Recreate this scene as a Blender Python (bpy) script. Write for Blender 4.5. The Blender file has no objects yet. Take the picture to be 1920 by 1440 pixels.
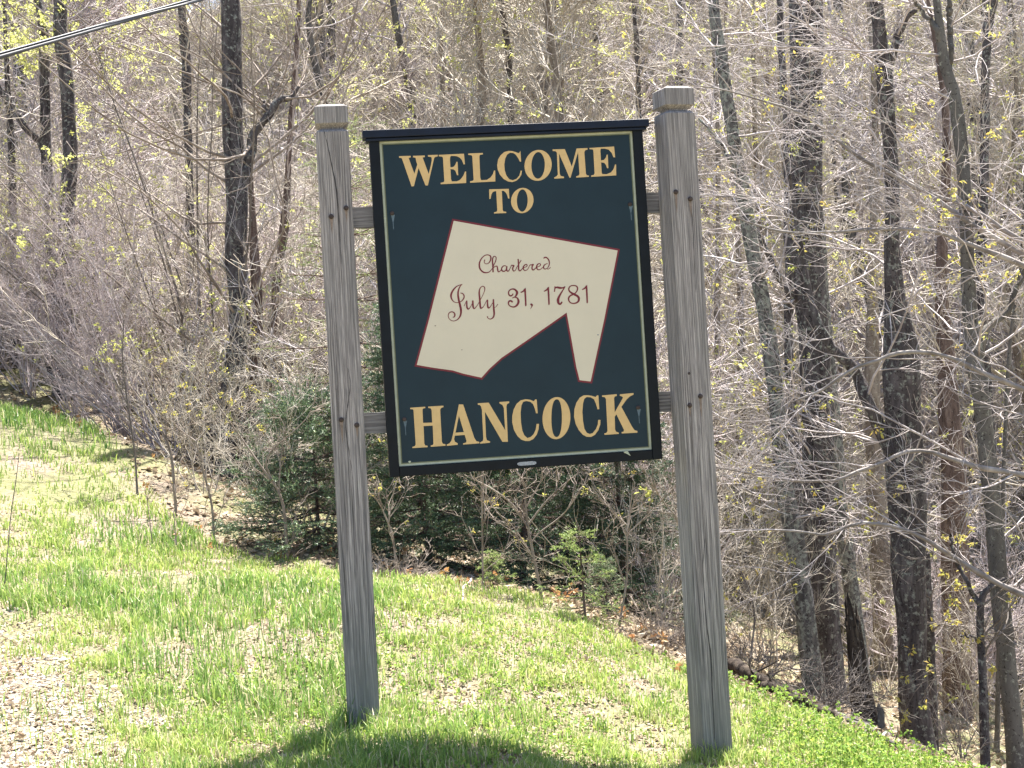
import bpy, math, random
import numpy as np
from mathutils import Vector
from mathutils.geometry import delaunay_2d_cdt

SC = bpy.context.scene
COL = SC.collection
rng = np.random.default_rng(7)
random.seed(7)

# ------------------------------------------------------------------ camera, light, exposure
EYE = np.array([0.0, 0.0, 1.457])
FPX = 3016.0                       # focal length in pixels of the 1920 px wide photograph
ROLL = math.radians(3.526)
cam = bpy.data.cameras.new('camera')
cam.sensor_width = 36.0
cam.lens = 36.0 * FPX / 1920.0
cam.clip_end = 2000.0
camo = bpy.data.objects.new('camera', cam)
COL.objects.link(camo)
camo.location = EYE
camo.rotation_euler = (math.radians(90.0), ROLL, 0.0)
SC.camera = camo

SUN_TO = np.array([0.225, 0.52, 1.27]); SUN_TO /= np.linalg.norm(SUN_TO)
EL = math.asin(SUN_TO[2]); AZ = math.atan2(SUN_TO[0], SUN_TO[1])
world = bpy.data.worlds.new('World'); SC.world = world; world.use_nodes = True
nt = world.node_tree; nt.nodes.clear()
sky = nt.nodes.new('ShaderNodeTexSky'); sky.sky_type = 'NISHITA'; sky.sun_disc = False
sky.sun_elevation = EL; sky.sun_rotation = AZ; sky.air_density = 1.0; sky.dust_density = 1.6; sky.ozone_density = 1.0
bg = nt.nodes.new('ShaderNodeBackground'); bg.inputs['Strength'].default_value = 0.07
wo = nt.nodes.new('ShaderNodeOutputWorld')
nt.links.new(sky.outputs[0], bg.inputs[0]); nt.links.new(bg.outputs[0], wo.inputs[0])
sl = bpy.data.lights.new('sun', 'SUN'); sl.energy = 5.0; sl.angle = math.radians(0.5); sl.color = (1.0, 0.955, 0.88)
so = bpy.data.objects.new('sun', sl); COL.objects.link(so); so.location = (0, 0, 20)
so.rotation_euler = Vector(-SUN_TO).to_track_quat('-Z', 'Y').to_euler()
SC.view_settings.view_transform = 'Standard'; SC.view_settings.look = 'None'
SC.view_settings.exposure = 2.25; SC.view_settings.gamma = 1.0
try: SC.view_settings.use_curve_mapping = False
except Exception: pass
SC.cycles.max_bounces = 8; SC.cycles.diffuse_bounces = 4; SC.cycles.transparent_max_bounces = 4

_r = math.radians(3.526)
_rt = np.array([math.cos(_r), 0, -math.sin(_r)]); _up = np.array([math.sin(_r), 0, math.cos(_r)])
# photograph's frame to the place: rising to the right means world-right is tilted
def ray(px, py):
    return np.array([0, 1.0, 0]) + _rt * (px - 960) / FPX + _up * (720 - py) / FPX
def at(px, py, Y):
    return EYE + ray(px, py) * Y

# ------------------------------------------------------------------ small numeric helpers
def _hash(i, j, k):
    n = (i * 374761393 + j * 668265263 + k * 2147483647) & 0xffffffff
    n = ((n ^ (n >> 13)) * 1274126177) & 0xffffffff
    return ((n ^ (n >> 16)) & 0xffff) / 65535.0
def vnoise(x, y, z=0.0):
    x = np.asarray(x, float); y = np.asarray(y, float); z = np.asarray(z, float) + 0 * x
    xi = np.floor(x).astype(np.int64); yi = np.floor(y).astype(np.int64); zi = np.floor(z).astype(np.int64)
    fx = x - xi; fy = y - yi; fz = z - zi
    fx = fx * fx * (3 - 2 * fx); fy = fy * fy * (3 - 2 * fy); fz = fz * fz * (3 - 2 * fz)
    r = 0
    for a in (0, 1):
        for b in (0, 1):
            for c in (0, 1):
                w = (fx if a else 1 - fx) * (fy if b else 1 - fy) * (fz if c else 1 - fz)
                r = r + w * _hash(xi + a, yi + b, zi + c)
    return r * 2 - 1
def fbm(x, y, z=0.0, o=4):
    s = 0; a = 1.0
    for i in range(o):
        s = s + a * vnoise(np.asarray(x) * 2 ** i + 17 * i, np.asarray(y) * 2 ** i + 5 * i, np.asarray(z) * 2 ** i); a *= .5
    return s / 1.6
def norm(v):
    return v / (np.linalg.norm(v, axis=-1, keepdims=True) + 1e-12)
def link(ob, parent=None):
    COL.objects.link(ob)
    if parent is not None: ob.parent = parent
    return ob
def tag(o, label=None, cat=None, group=None, kind=None):
    if label: o['label'] = label
    if cat: o['category'] = cat
    if group: o['group'] = group
    if kind: o['kind'] = kind
    return o
def empty(name, loc, label, cat, group=None):
    o = bpy.data.objects.new(name, None); o.location = loc; o.empty_display_size = .2
    COL.objects.link(o)
    return tag(o, label, cat, group)
class MB:
    """collects vertices and faces of mixed sizes, then links them as one mesh object"""
    def __init__(s): s.v = []; s.f = []; s.n = 0; s.attr = []; s.mi = []
    def add(s, v, f, tone=None, mat=0):
        v = np.asarray(v, float).reshape(-1, 3); f = np.asarray(f, np.int64)
        if len(f) == 0: return
        s.v.append(v); s.f.append(f + s.n); s.n += len(v)
        s.attr.append(np.full(len(v), .5) if tone is None else np.broadcast_to(np.asarray(tone, float), (len(v),)))
        s.mi.append(np.full(len(f), mat))
    def mesh(s, name, mats, smooth=False):
        me = bpy.data.meshes.new(name)
        V = np.concatenate(s.v); lens = np.concatenate([np.full(len(f), f.shape[1]) for f in s.f])
        L = np.concatenate([f.ravel() for f in s.f])
        me.vertices.add(len(V)); me.vertices.foreach_set('co', V.astype(np.float32).ravel())
        me.loops.add(len(L)); me.loops.foreach_set('vertex_index', L.astype(np.int32))
        me.polygons.add(len(lens)); st = np.concatenate([[0], np.cumsum(lens)[:-1]])
        me.polygons.foreach_set('loop_start', st.astype(np.int32))
        try: me.polygons.foreach_set('loop_total', lens.astype(np.int32))
        except Exception: pass
        me.polygons.foreach_set('use_smooth', np.full(len(lens), smooth))
        me.polygons.foreach_set('material_index', np.concatenate(s.mi).astype(np.int32))
        at_ = me.attributes.new('tone', 'FLOAT', 'POINT'); at_.data.foreach_set('value', np.concatenate(s.attr).astype(np.float32))
        for m in (mats if isinstance(mats, (list, tuple)) else [mats]): me.materials.append(m)
        me.update(calc_edges=True); me.validate()
        return me
    def build(s, name, mats, parent=None, smooth=False):
        o = bpy.data.objects.new(name, s.mesh(name, mats, smooth))
        return link(o, parent)
    def tris(s): return sum(len(f) * (f.shape[1] - 2) for f in s.f)
def box(mb, lo, hi, M=None, tone=None):
    x0, y0, z0 = lo; x1, y1, z1 = hi
    v = np.array([[x0,y0,z0],[x1,y0,z0],[x1,y1,z0],[x0,y1,z0],[x0,y0,z1],[x1,y0,z1],[x1,y1,z1],[x0,y1,z1]], float)
    mb.add(v, [[0,3,2,1],[4,5,6,7],[0,1,5,4],[1,2,6,5],[2,3,7,6],[3,0,4,7]], tone)
def tubes(mb, P, R, S=3, tone=None, mat=0, rough=0, cap=False):
    P = np.asarray(P, float); R = np.asarray(R, float)
    if P.ndim == 2: P = P[None]; R = R[None]
    N, K, _ = P.shape
    if N == 0: return
    T = np.empty_like(P); T[:, 1:-1] = P[:, 2:] - P[:, :-2]; T[:, 0] = P[:, 1] - P[:, 0]; T[:, -1] = P[:, -1] - P[:, -2]
    T = norm(T); ch = norm(P[:, -1] - P[:, 0]); a = np.zeros((N, 3)); a[np.arange(N), np.argmin(np.abs(ch), 1)] = 1
    U = norm(np.cross(T, a[:, None])); W = np.cross(T, U)
    th = np.arange(S) * 2 * math.pi / S
    off = U[:, :, None] * np.cos(th)[None, None, :, None] + W[:, :, None] * np.sin(th)[None, None, :, None]
    rr = R[:, :, None, None] * np.ones((1, 1, S, 1))
    if rough:
        c = P[:, :, None] + off * rr
        rr = rr * (1 + rough * fbm(c[..., 0] * 14, c[..., 1] * 14, c[..., 2] * 5, 3)[..., None] + rough * .8 * vnoise(c[..., 0] * 45, c[..., 1] * 45, c[..., 2] * 9)[..., None])
    V = P[:, :, None] + off * rr
    idx = np.arange(N * K * S).reshape(N, K, S)
    nx = np.roll(idx, -1, 2)
    F = np.stack([idx[:, :-1], nx[:, :-1], nx[:, 1:], idx[:, 1:]], -1).reshape(-1, 4)
    tn = None
    if tone is not None: tn = np.repeat(np.broadcast_to(np.asarray(tone, float), (N,)), K * S)
    mb.add(V.reshape(-1, 3), F, tn, mat)
    if cap:
        base = mb.n - N * K * S
        for row in (0, K - 1):
            for n in range(N):
                mb.f.append((idx[n, row][None] + base)); mb.mi.append(np.full(1, mat))
def resample(P, K):
    P = np.asarray(P, float); d = np.concatenate([[0], np.cumsum(np.linalg.norm(np.diff(P, axis=0), axis=1))])
    t = np.linspace(0, d[-1], K)
    return np.stack([np.interp(t, d, P[:, i]) for i in range(P.shape[1])], 1)
def spline(P, n=8, closed=False):
    P = np.asarray(P, float)
    if closed: Q = np.concatenate([P[-1:], P, P[:2]])
    else: Q = np.concatenate([2 * P[:1] - P[1:2], P, 2 * P[-1:] - P[-2:-1]])
    out = []
    for i in range(1, len(Q) - 2):
        p0, p1, p2, p3 = Q[i - 1:i + 3]
        t = np.linspace(0, 1, n, endpoint=False)[:, None]
        out.append(.5 * ((2 * p1) + (-p0 + p2) * t + (2 * p0 - 5 * p1 + 4 * p2 - p3) * t * t + (-p0 + 3 * p1 - 3 * p2 + p3) * t ** 3))
    out = np.concatenate(out)
    return out if closed else np.concatenate([out, P[-1:]])
def grow(P, R, n, length, spread, K=5, up=0.0, wander=.18, t0=.15, t1=1.0, rr=.62, rmin=.0012, rmax=1., taper=.25, bias=None, flat=0.0, lenfall=.5, kink=0.0):
    """children of the polylines P: n per parent, vectorised"""
    N, KP, _ = P.shape; M = max(1, int(round(N * n)))
    pi = np.repeat(np.arange(N), int(math.ceil(n)))[:M] if n >= 1 else rng.integers(0, N, M)
    if n >= 1: pi = np.concatenate([pi, rng.integers(0, N, max(0, M - len(pi)))])
    M = len(pi); t = rng.uniform(t0, t1, M)
    f = t * (KP - 1); i0 = np.minimum(f.astype(int), KP - 2); fr = (f - i0)[:, None]
    p = P[pi, i0] * (1 - fr) + P[pi, i0 + 1] * fr
    r = (R[pi, i0] * (1 - fr[:, 0]) + R[pi, i0 + 1] * fr[:, 0])
    T = norm(P[pi, i0 + 1] - P[pi, i0])
    q = norm(np.cross(T, rng.normal(size=(M, 3))))
    if flat: q[:, 2] *= (1 - flat); q = norm(q)
    sp = np.radians(rng.uniform(spread[0], spread[1], M))[:, None]
    d = norm(T * np.cos(sp) + q * np.sin(sp))
    L = rng.uniform(length[0], length[1], M) * (1 - lenfall * t)
    out = np.empty((M, K, 3)); out[:, 0] = p
    for k in range(1, K):
        d = d + rng.normal(size=(M, 3)) * wander + np.array([0, 0, up])
        if bias is not None: d = d + np.asarray(bias)
        d = norm(d)
        out[:, k] = out[:, k - 1] + d * (L / (K - 1))[:, None]
    r0 = np.clip(r * rr, rmin, rmax)
    rad = r0[:, None] * np.linspace(1, taper, K)[None]
    return out, np.maximum(rad, rmin * .6)
def leaves(mb, pts, size, per=4, droop=.3, wid=.5, tone=(.2, .9), mat=0, clump=True):
    """small pointed leaves round each point: a diamond of two triangles folded on the midrib"""
    pts = np.asarray(pts)
    if clump and len(pts) > 20:
        kp = vnoise(pts[:, 0] * 1.6, pts[:, 1] * 1.6, pts[:, 2] * 1.6) > -.02
        kp[:2] = True; pts = pts[kp]
    pts = np.repeat(pts, per + (3 if clump else 0), 0); M = len(pts)
    if M == 0: return
    if clump: pts = pts + rng.normal(0, size[1] * .25, pts.shape)
    d = norm(rng.normal(size=(M, 3)) + np.array([0, 0, -droop])); s = rng.uniform(size[0], size[1], M)[:, None]
    w = norm(np.cross(d, rng.normal(size=(M, 3)))); nn = np.cross(d, w)
    a = pts + d * s * .08; b = pts + d * s * .55 + w * s * wid * .5 + nn * s * .12; c = pts + d * s; e = pts + d * s * .55 - w * s * wid * .5 + nn * s * .12
    V = np.stack([a, b, c, e], 1).reshape(-1, 3); i = np.arange(M)[:, None] * 4
    F = np.concatenate([i + [0, 1, 2], i + [0, 2, 3]])
    mb.add(V, F, np.repeat(rng.uniform(tone[0], tone[1], M), 4), mat)

# ------------------------------------------------------------------ materials
def newmat(name):
    m = bpy.data.materials.new(name); m.use_nodes = True
    m.node_tree.nodes.clear(); return m, m.node_tree
def nd(t, ty, **kw):
    n = t.nodes.new(ty)
    for k, v in kw.items():
        if k.startswith('_'): setattr(n, k[1:], v)
        else: n.inputs[k.replace('__', ' ')].default_value = v
    return n
def ramp(t, src, stops):
    r = t.nodes.new('ShaderNodeValToRGB'); cr = r.color_ramp
    while len(cr.elements) < len(stops): cr.elements.new(.5)
    for e, (p, c) in zip(cr.elements, stops):
        e.position = p; e.color = (*c, 1) if len(c) == 3 else c
    t.links.new(src, r.inputs[0]); return r.outputs[0]
def mixc(t, fac, a, b, mode='MIX'):
    m = t.nodes.new('ShaderNodeMix'); m.data_type = 'RGBA'; m.blend_type = mode
    for s, v in ((m.inputs[0], fac), (m.inputs[6], a), (m.inputs[7], b)):
        if isinstance(v, (int, float)): s.default_value = v
        elif isinstance(v, tuple): s.default_value = (*v, 1)
        else: t.links.new(v, s)
    return m.outputs[2]
def coords(t, scale=(1, 1, 1), obj=True, loc=(0, 0, 0)):
    tc = t.nodes.new('ShaderNodeTexCoord'); mp = t.nodes.new('ShaderNodeMapping')
    mp.inputs['Scale'].default_value = scale; mp.inputs['Location'].default_value = loc
    if obj: t.links.new(tc.outputs['Object'], mp.inputs[0])
    else:
        g = t.nodes.new('ShaderNodeNewGeometry'); t.links.new(g.outputs['Position'], mp.inputs[0])
    return mp.outputs[0]
def noise(t, vec, scale, detail=4, rough=.6, dist=0.0):
    n = nd(t, 'ShaderNodeTexNoise', Scale=scale, Detail=detail, Roughness=rough, Distortion=dist)
    t.links.new(vec, n.inputs['Vector']); return n.outputs[0]
def surf(t, col, rough=.8, bump=None, bs=.3, bd=.01, spec=.3, trans=0.0, tcol=None):
    b = nd(t, 'ShaderNodeBsdfPrincipled', Roughness=rough)
    b.inputs['Specular IOR Level'].default_value = spec
    if isinstance(col, tuple): b.inputs['Base Color'].default_value = (*col, 1)
    else: t.links.new(col, b.inputs['Base Color'])
    if bump is not None:
        bp = nd(t, 'ShaderNodeBump', Strength=bs, Distance=bd); t.links.new(bump, bp.inputs['Height']); t.links.new(bp.outputs[0], b.inputs['Normal'])
    o = t.nodes.new('ShaderNodeOutputMaterial'); out = b.outputs[0]
    if trans:
        tr = t.nodes.new('ShaderNodeBsdfTranslucent'); c = tcol if tcol is not None else col
        if isinstance(c, tuple): tr.inputs[0].default_value = (*c, 1)
        else: t.links.new(c, tr.inputs[0])
        mx = nd(t, 'ShaderNodeMixShader'); mx.inputs[0].default_value = trans
        t.links.new(b.outputs[0], mx.inputs[1]); t.links.new(tr.outputs[0], mx.inputs[2]); out = mx.outputs[0]
    t.links.new(out, o.inputs[0])
def attr(t, name='tone'):
    a = t.nodes.new('ShaderNodeAttribute'); a.attribute_name = name; return a.outputs['Fac']
def bark(name, dark, mid, light, spots=.25, spotcol=(.24, .245, .215), sc=9):
    m, t = newmat(name)
    g = coords(t, (sc, sc, sc * .22), obj=False)
    n1 = noise(t, g, 2.0, 6, .65, .6)
    c = ramp(t, n1, [(.3, dark), (.52, mid), (.72, light)])
    g2 = coords(t, (1, 1, 1), obj=False)
    n2 = noise(t, g2, 26, 5, .65)
    s = ramp(t, n2, [(.62 - spots * .3, (0, 0, 0)), (.70 - spots * .3, (1, 1, 1))])
    c = mixc(t, s, c, spotcol)
    n3 = noise(t, g2, 55, 3, .6)
    s3 = ramp(t, n3, [(.60, (0, 0, 0)), (.66, (1, 1, 1))])
    c = mixc(t, s3, c, tuple(x * .55 for x in dark))
    surf(t, c, .9, n1, .9, .02, .15)
    return m
def twigm(name, a, b, c=None):
    m, t = newmat(name)
    n = noise(t, coords(t, (1, 1, 1), obj=False), 6.0, 3, .6)
    st = [(.3, a), (.62, b)] + ([(.8, c)] if c else [])
    surf(t, ramp(t, n, st), .75, None, spec=.3)
    return m
def leafm(name, stops, trans=.45, rough=.55):
    m, t = newmat(name)
    c = ramp(t, attr(t), stops)
    surf(t, c, rough, None, spec=.3, trans=trans)
    return m
M = {}
M['bark_grey'] = bark('bark_grey', (.030, .025, .026), (.082, .070, .070), (.17, .15, .148), .25)
M['bark_lichen'] = bark('bark_lichen', (.04, .036, .036), (.12, .11, .105), (.23, .22, .20), .45, (.26, .265, .23))
M['bark_red'] = bark('bark_red', (.06, .042, .036), (.14, .098, .082), (.23, .175, .15), .05, (.25, .22, .2))
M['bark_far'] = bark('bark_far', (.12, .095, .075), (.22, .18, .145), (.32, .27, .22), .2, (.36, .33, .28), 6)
M['bark_smooth'] = bark('bark_smooth', (.07, .062, .057), (.12, .11, .10), (.18, .165, .15), .12, (.27, .27, .23), 4)
M['rot'] = bark('rotten_wood', (.018, .014, .012), (.05, .038, .03), (.12, .095, .07), .08, (.2, .18, .15))
M['twig_pale'] = twigm('twig_pale', (.21, .175, .17), (.52, .465, .455), (.68, .63, .615))
M['twig_brown'] = twigm('twig_brown', (.15, .115, .09), (.30, .245, .205), (.46, .40, .345))
M['twig_bough'] = twigm('pale_bough', (.13, .11, .10), (.30, .265, .245), (.50, .46, .43))
M['twig_mauve'] = twigm('twig_mauve', (.27, .215, .215), (.50, .43, .425), (.62, .56, .55))
M['twig_dark'] = twigm('twig_dark', (.08, .065, .055), (.20, .17, .15), (.42, .38, .34))
M['twig_tan'] = twigm('twig_tan', (.27, .23, .185), (.50, .445, .375), (.68, .63, .55))
M['bud'] = leafm('spring_leaf', [(0, (.30, .34, .08)), (.6, (.44, .46, .13)), (1, (.50, .42, .12))], .5)
M['bud_amber'] = leafm('amber_leaf', [(0, (.34, .37, .08)), (.5, (.46, .43, .11)), (1, (.50, .33, .09))], .5)
M['seedling'] = leafm('rusty_seedling', [(0, (.40, .29, .10)), (1, (.36, .17, .08))], .4)
M['haze_leaf'] = leafm('new_leaf', [(0, (.46, .48, .13)), (1, (.62, .62, .24))], .5)
M['needle'] = leafm('spruce_needle', [(0, (.045, .080, .050)), (.6, (.11, .165, .085)), (1, (.26, .32, .15))], .2, .5)
M['needle_young'] = leafm('young_spruce_needle', [(0, (.14, .23, .07)), (1, (.40, .47, .16))], .35, .5)
M['grass'] = leafm('grass_blade', [(0, (.075, .17, .045)), (.35, (.19, .31, .075)), (.72, (.38, .46, .12)), (.9, (.52, .53, .20)), (1, (.62, .55, .36))], .45, .45)
M['herb'] = leafm('lime_herb', [(0, (.13, .24, .045)), (.6, (.24, .36, .065)), (1, (.38, .43, .10))], .45, .5)
M['litter'] = leafm('dead_leaf', [(0, (.09, .055, .032)), (.4, (.22, .155, .095)), (.8, (.36, .285, .195)), (1, (.50, .42, .32))], .15, .8)
M['pebble'] = leafm('pebble', [(0, (.17, .155, .135)), (.6, (.37, .335, .295)), (1, (.55, .51, .46))], 0, .85)

def groundmat():
    m, t = newmat('earth_and_litter')
    g = coords(t, (1, 1, 1), obj=False)
    n1 = noise(t, g, 1.3, 5, .6); n2 = noise(t, g, 30, 4, .65); n3 = noise(t, g, 7, 4, .6)
    c = ramp(t, n2, [(.30, (.085, .064, .048)), (.5, (.225, .18, .14)), (.70, (.36, .305, .245))])
    c2 = ramp(t, n3, [(.35, (.10, .082, .055)), (.65, (.24, .195, .145))])
    c = mixc(t, .35, c, c2)
    gr = ramp(t, n1, [(.42, (0, 0, 0)), (.60, (.55, .55, .55))])
    c = mixc(t, gr, c, (.14, .165, .05))
    surf(t, c, .95, n2, .8, .03, .1)
    return m
M['ground'] = groundmat()

def woodmat(name, tint=1.0, crack=None):
    m, t = newmat(name)
    g = coords(t, (1, 1, 1))
    # cathedral grain: stretched, distorted bands
    gw = coords(t, (9, 9, .75))
    nz = noise(t, gw, 2.2, 3, .5)
    sep = t.nodes.new('ShaderNodeSeparateXYZ'); t.links.new(g, sep.inputs[0])
    add = nd(t, 'ShaderNodeMath', _operation='MULTIPLY_ADD'); t.links.new(nz, add.inputs[0]); add.inputs[1].default_value = .22; t.links.new(sep.outputs[0], add.inputs[2])
    ml = nd(t, 'ShaderNodeMath', _operation='MULTIPLY'); t.links.new(add.outputs[0], ml.inputs[0]); ml.inputs[1].default_value = 190
    sn = nd(t, 'ShaderNodeMath', _operation='SINE'); t.links.new(ml.outputs[0], sn.inputs[0])
    fine = noise(t, coords(t, (170, 170, 2.6)), 1.0, 5, .75)
    big = noise(t, coords(t, (5, 5, .9)), 2.0, 4, .6)
    c = ramp(t, fine, [(.36, (.060 * tint, .052 * tint, .050 * tint)), (.5, (.225 * tint, .200 * tint, .192 * tint)), (.64, (.42 * tint, .38 * tint, .36 * tint))])
    c = mixc(t, ramp(t, sn.outputs[0], [(.0, (0, 0, 0)), (.9, (.35, .35, .35))]), c, (.11 * tint, .103 * tint, .108 * tint))
    c = mixc(t, ramp(t, big, [(.4, (0, 0, 0)), (.7, (.5, .5, .5))]), c, (.19 * tint, .18 * tint, .172 * tint))
    # dark checks (drying cracks)
    ck = noise(t, coords(t, (55, 55, .8), loc=(3, 1, 2)), 1.0, 2, .5)
    k = ramp(t, ck, [(.475, (0, 0, 0)), (.497, (.9, .9, .9)), (.503, (.9, .9, .9)), (.525, (0, 0, 0))])
    msk = ramp(t, noise(t, coords(t, (6, 6, 1.2), loc=(9, 4, 1)), 1.0, 2, .5), [(.52, (0, 0, 0)), (.62, (1, 1, 1))])
    kk = mixc(t, 1.0, k, msk, 'MULTIPLY')
    c = mixc(t, kk, c, (.05, .048, .05))
    # darker damp foot
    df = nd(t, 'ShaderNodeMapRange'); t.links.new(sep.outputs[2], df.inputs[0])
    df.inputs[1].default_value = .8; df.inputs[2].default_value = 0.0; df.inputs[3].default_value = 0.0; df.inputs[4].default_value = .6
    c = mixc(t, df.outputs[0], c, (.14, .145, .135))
    hs = nd(t, 'ShaderNodeMath', _operation='SUBTRACT'); t.links.new(fine, hs.inputs[0]); t.links.new(kk, hs.inputs[1])
    surf(t, c, .85, hs.outputs[0], .55, .006, .25)
    return m
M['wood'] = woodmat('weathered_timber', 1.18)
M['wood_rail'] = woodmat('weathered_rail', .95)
def paint(name, col, var=.12, rough=.45, sc=6, spec=.4):
    m, t = newmat(name)
    n = noise(t, coords(t, (1, 1, 1)), sc, 5, .6)
    c = ramp(t, n, [(.3, tuple(x * (1 - var) for x in col)), (.7, tuple(x * (1 + var) for x in col))])
    surf(t, c, rough, noise(t, coords(t, (1, 1, 1)), 90, 2, .5), .06, .002, spec)
    return m
M['panel'] = paint('dark_teal_paint', (.0095, .0245, .0355), .10, .5, 6, .25)
M['frame'] = paint('black_green_paint', (.0035, .0055, .009), .3, .5, 14, .2)
M['header'] = paint('navy_black_paint', (.0045, .0085, .022), .3, .45, 14, .25)
M['gold'] = paint('gold_paint', (.61, .41, .18), .06, .5, 30)
M['cream'] = paint('cream_paint', (.60, .53, .41), .03, .5)
M['red'] = paint('maroon_paint', (.155, .010, .020), .1, .5)
M['line'] = paint('pale_border_paint', (.42, .44, .33), .12, .5, 25)
M['linedark'] = paint('olive_border_paint', (.14, .15, .085), .12, .5, 25)
M['rust'] = paint('rusty_iron', (.045, .030, .026), .35, .7, 60)
M['stain'] = paint('drip_stain', (.09, .13, .16), .3, .6, 40)
M['stain2'] = paint('rust_stain', (.20, .15, .12), .3, .8, 60)
M['plate'] = paint('aluminium_plate', (.30, .31, .34), .25, .4, 120)
M['cable_grey'] = paint('cable_grey', (.075, .075, .08), .1, .5, 4)
M['cable_dark'] = paint('cable_dark', (.035, .038, .045), .2, .5, 4)

# ------------------------------------------------------------------ terrain
CP = [(683,1348,7.2),(1342,1405,7.33),(0,1440,6.2),(0,1200,8.4),(0,960,12),(0,760,16),(200,820,14.5),(330,980,12.5),(480,1045,11.5),
      (640,1060,11.2),(1000,1110,10.6),(1280,1262,8.9),(1450,1325,8.5),(1600,1385,8.25),(1700,1430,8.2),(1527,1314,12),(1555,1305,13),(1725,1436,11.5),
      (1905,1480,11),(1790,1335,15),(1400,1150,17),(430,905,16)]
cpw = [tuple(at(*c)) for c in CP] + [(0,-6,-.15),(-6,2,.35),(6,2,-.5),(9,8,-1.9),(9,15,-2.6),(3.5,20,-2.2),(-3,20,1.6),(-9,20,3.0),(9,22,-1.8),(0,18,0.0),(-9,10,1.2),(-9,-6,.3),(9,-6,-.8),(0,3,-.05)]
cpw = np.array(cpw)
def _tps(r): return np.where(r > 1e-9, r * r * np.log(np.maximum(r, 1e-9)), 0)
_n = len(cpw); _A = np.zeros((_n + 3, _n + 3)); _d = np.linalg.norm(cpw[:, None, :2] - cpw[None, :, :2], axis=2)
_A[:_n, :_n] = _tps(_d) + np.eye(_n) * .02; _A[:_n, _n] = 1; _A[:_n, _n + 1:] = cpw[:, :2]; _A[_n, :_n] = 1; _A[_n + 1:, :_n] = cpw[:, :2].T
_w = np.linalg.solve(_A, np.concatenate([cpw[:, 2], [0, 0, 0]]))
def height(x, y, detail=True):
    x = np.asarray(x, float); y = np.asarray(y, float)
    cx = 9.5 * np.tanh(x / 9.5) if True else x
    cx = np.where(np.abs(x) < 6, x, np.sign(x) * (6 + 3 * np.tanh((np.abs(x) - 6) / 3)))
    cy = np.where(y < 19, np.maximum(y, -6), 19 + 3 * np.tanh((y - 19) / 3))
    z = _w[_n] + _w[_n + 1] * cx + _w[_n + 2] * cy
    for i in range(_n):
        z = z + _w[i] * _tps(np.hypot(cx - cpw[i, 0], cy - cpw[i, 1]))
    s = .38 + .09 * np.tanh(x / 9)
    yy = np.clip(y - 20, 0, 68); ramp_ = np.where(yy < 6, yy * yy / 12, yy - 3)
    z = z + ramp_ * s
    z = z + np.where(y > 26, 1, np.clip((y - 20) / 6, 0, 1)) * 1.1 * vnoise(x * .11, y * .11)
    if detail: z = z + .035 * vnoise(x * 1.1, y * 1.1) + .012 * vnoise(x * 5, y * 5)
    return z
_h0 = height
def height(x, y, detail=True):
    z = _h0(x, y, detail)
    for bx, by, bz in ((-.752, 7.2, -.050), (.824, 7.33, -.312)):   # ground trodden level with the foot of each post
        w = np.exp(-((np.asarray(x) - bx) ** 2 + (np.asarray(y) - by) ** 2) / .45)
        z = z * (1 - w) + bz * w
    return z
def hit(px, py):
    d = ray(px, py); lo, hi = 4.0, 80.0
    ys = np.linspace(lo, hi, 900); P = EYE + d * ys[:, None]
    below = P[:, 2] < height(P[:, 0], P[:, 1])
    i = int(np.argmax(below)) if below.any() else len(ys) - 1
    return P[i]
def axis(segs):
    out = []
    for a, b, s in segs: out += list(np.arange(a, b, s))
    return np.array(out + [segs[-1][1]])
gx = axis([(-160,-40,12),(-40,-10,1.2),(-10,-4,.3),(-4,4,.06),(4,10,.3),(10,40,1.2),(40,160,12)])
gy = axis([(-60,-10,8),(-10,4,1),(4,5.4,.2),(5.4,12,.06),(12,20,.16),(20,40,.5),(40,95,1.5),(95,260,12)])
GX, GY = np.meshgrid(gx, gy); GZ = height(GX.ravel(), GY.ravel())
mb = MB(); nx_, ny_ = len(gx), len(gy); ii = np.arange(nx_ * ny_).reshape(ny_, nx_)
mb.add(np.stack([GX.ravel(), GY.ravel(), GZ], 1), np.stack([ii[:-1, :-1], ii[:-1, 1:], ii[1:, 1:], ii[1:, :-1]], -1).reshape(-1, 4))
g = mb.build('ground', M['ground'], smooth=True); tag(g, kind='structure', label='sloping verge and wooded hillside of earth and leaf litter')

# verge edge: how far the mown grass reaches, by bearing
EDGE = np.array([(0,760,16),(200,820,14.5),(330,985,12.4),(480,1045,11.5),(640,1062,11.1),(820,1088,10.8),(1000,1112,10.5),(1100,1180,9.9),(1280,1262,8.9),(1450,1325,8.5),(1700,1430,8.2),(1900,1500,7.8)])
ew = np.array([at(*e) for e in EDGE]); eb = ew[:, 0] / ew[:, 1]; ey = ew[:, 1]
def inside(x, y, pad=0):
    return y < np.interp(x / y, eb, ey) + .25 * vnoise(x * 1.7, y * 1.7) + pad
gp = np.array([hit(*p)[:2] for p in ((0,1120),(60,1190),(150,1260),(240,1340),(330,1440))])
def gravelness(x, y):
    """1 well inside the stony shoulder at the left"""
    lim = np.interp(y, gp[::-1, 1], gp[::-1, 0])
    return np.clip((lim - x) / .30 + .3 + .8 * vnoise(x * 3, y * 3) + .5 * vnoise(x * 9, y * 9), 0, 1) * np.clip((gp[0, 1] + .35 - y) * 3, 0, 1)
def scatter(n, y0, y1, dens_pow=1.4, half=.345, pad=.35):
    u = rng.uniform(0, 1, n); a = 2 - 2 * dens_pow
    y = (y0 ** a + u * (y1 ** a - y0 ** a)) ** (1 / a)
    x = rng.uniform(-1, 1, n) * (half * y + pad)
    return x, y

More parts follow.
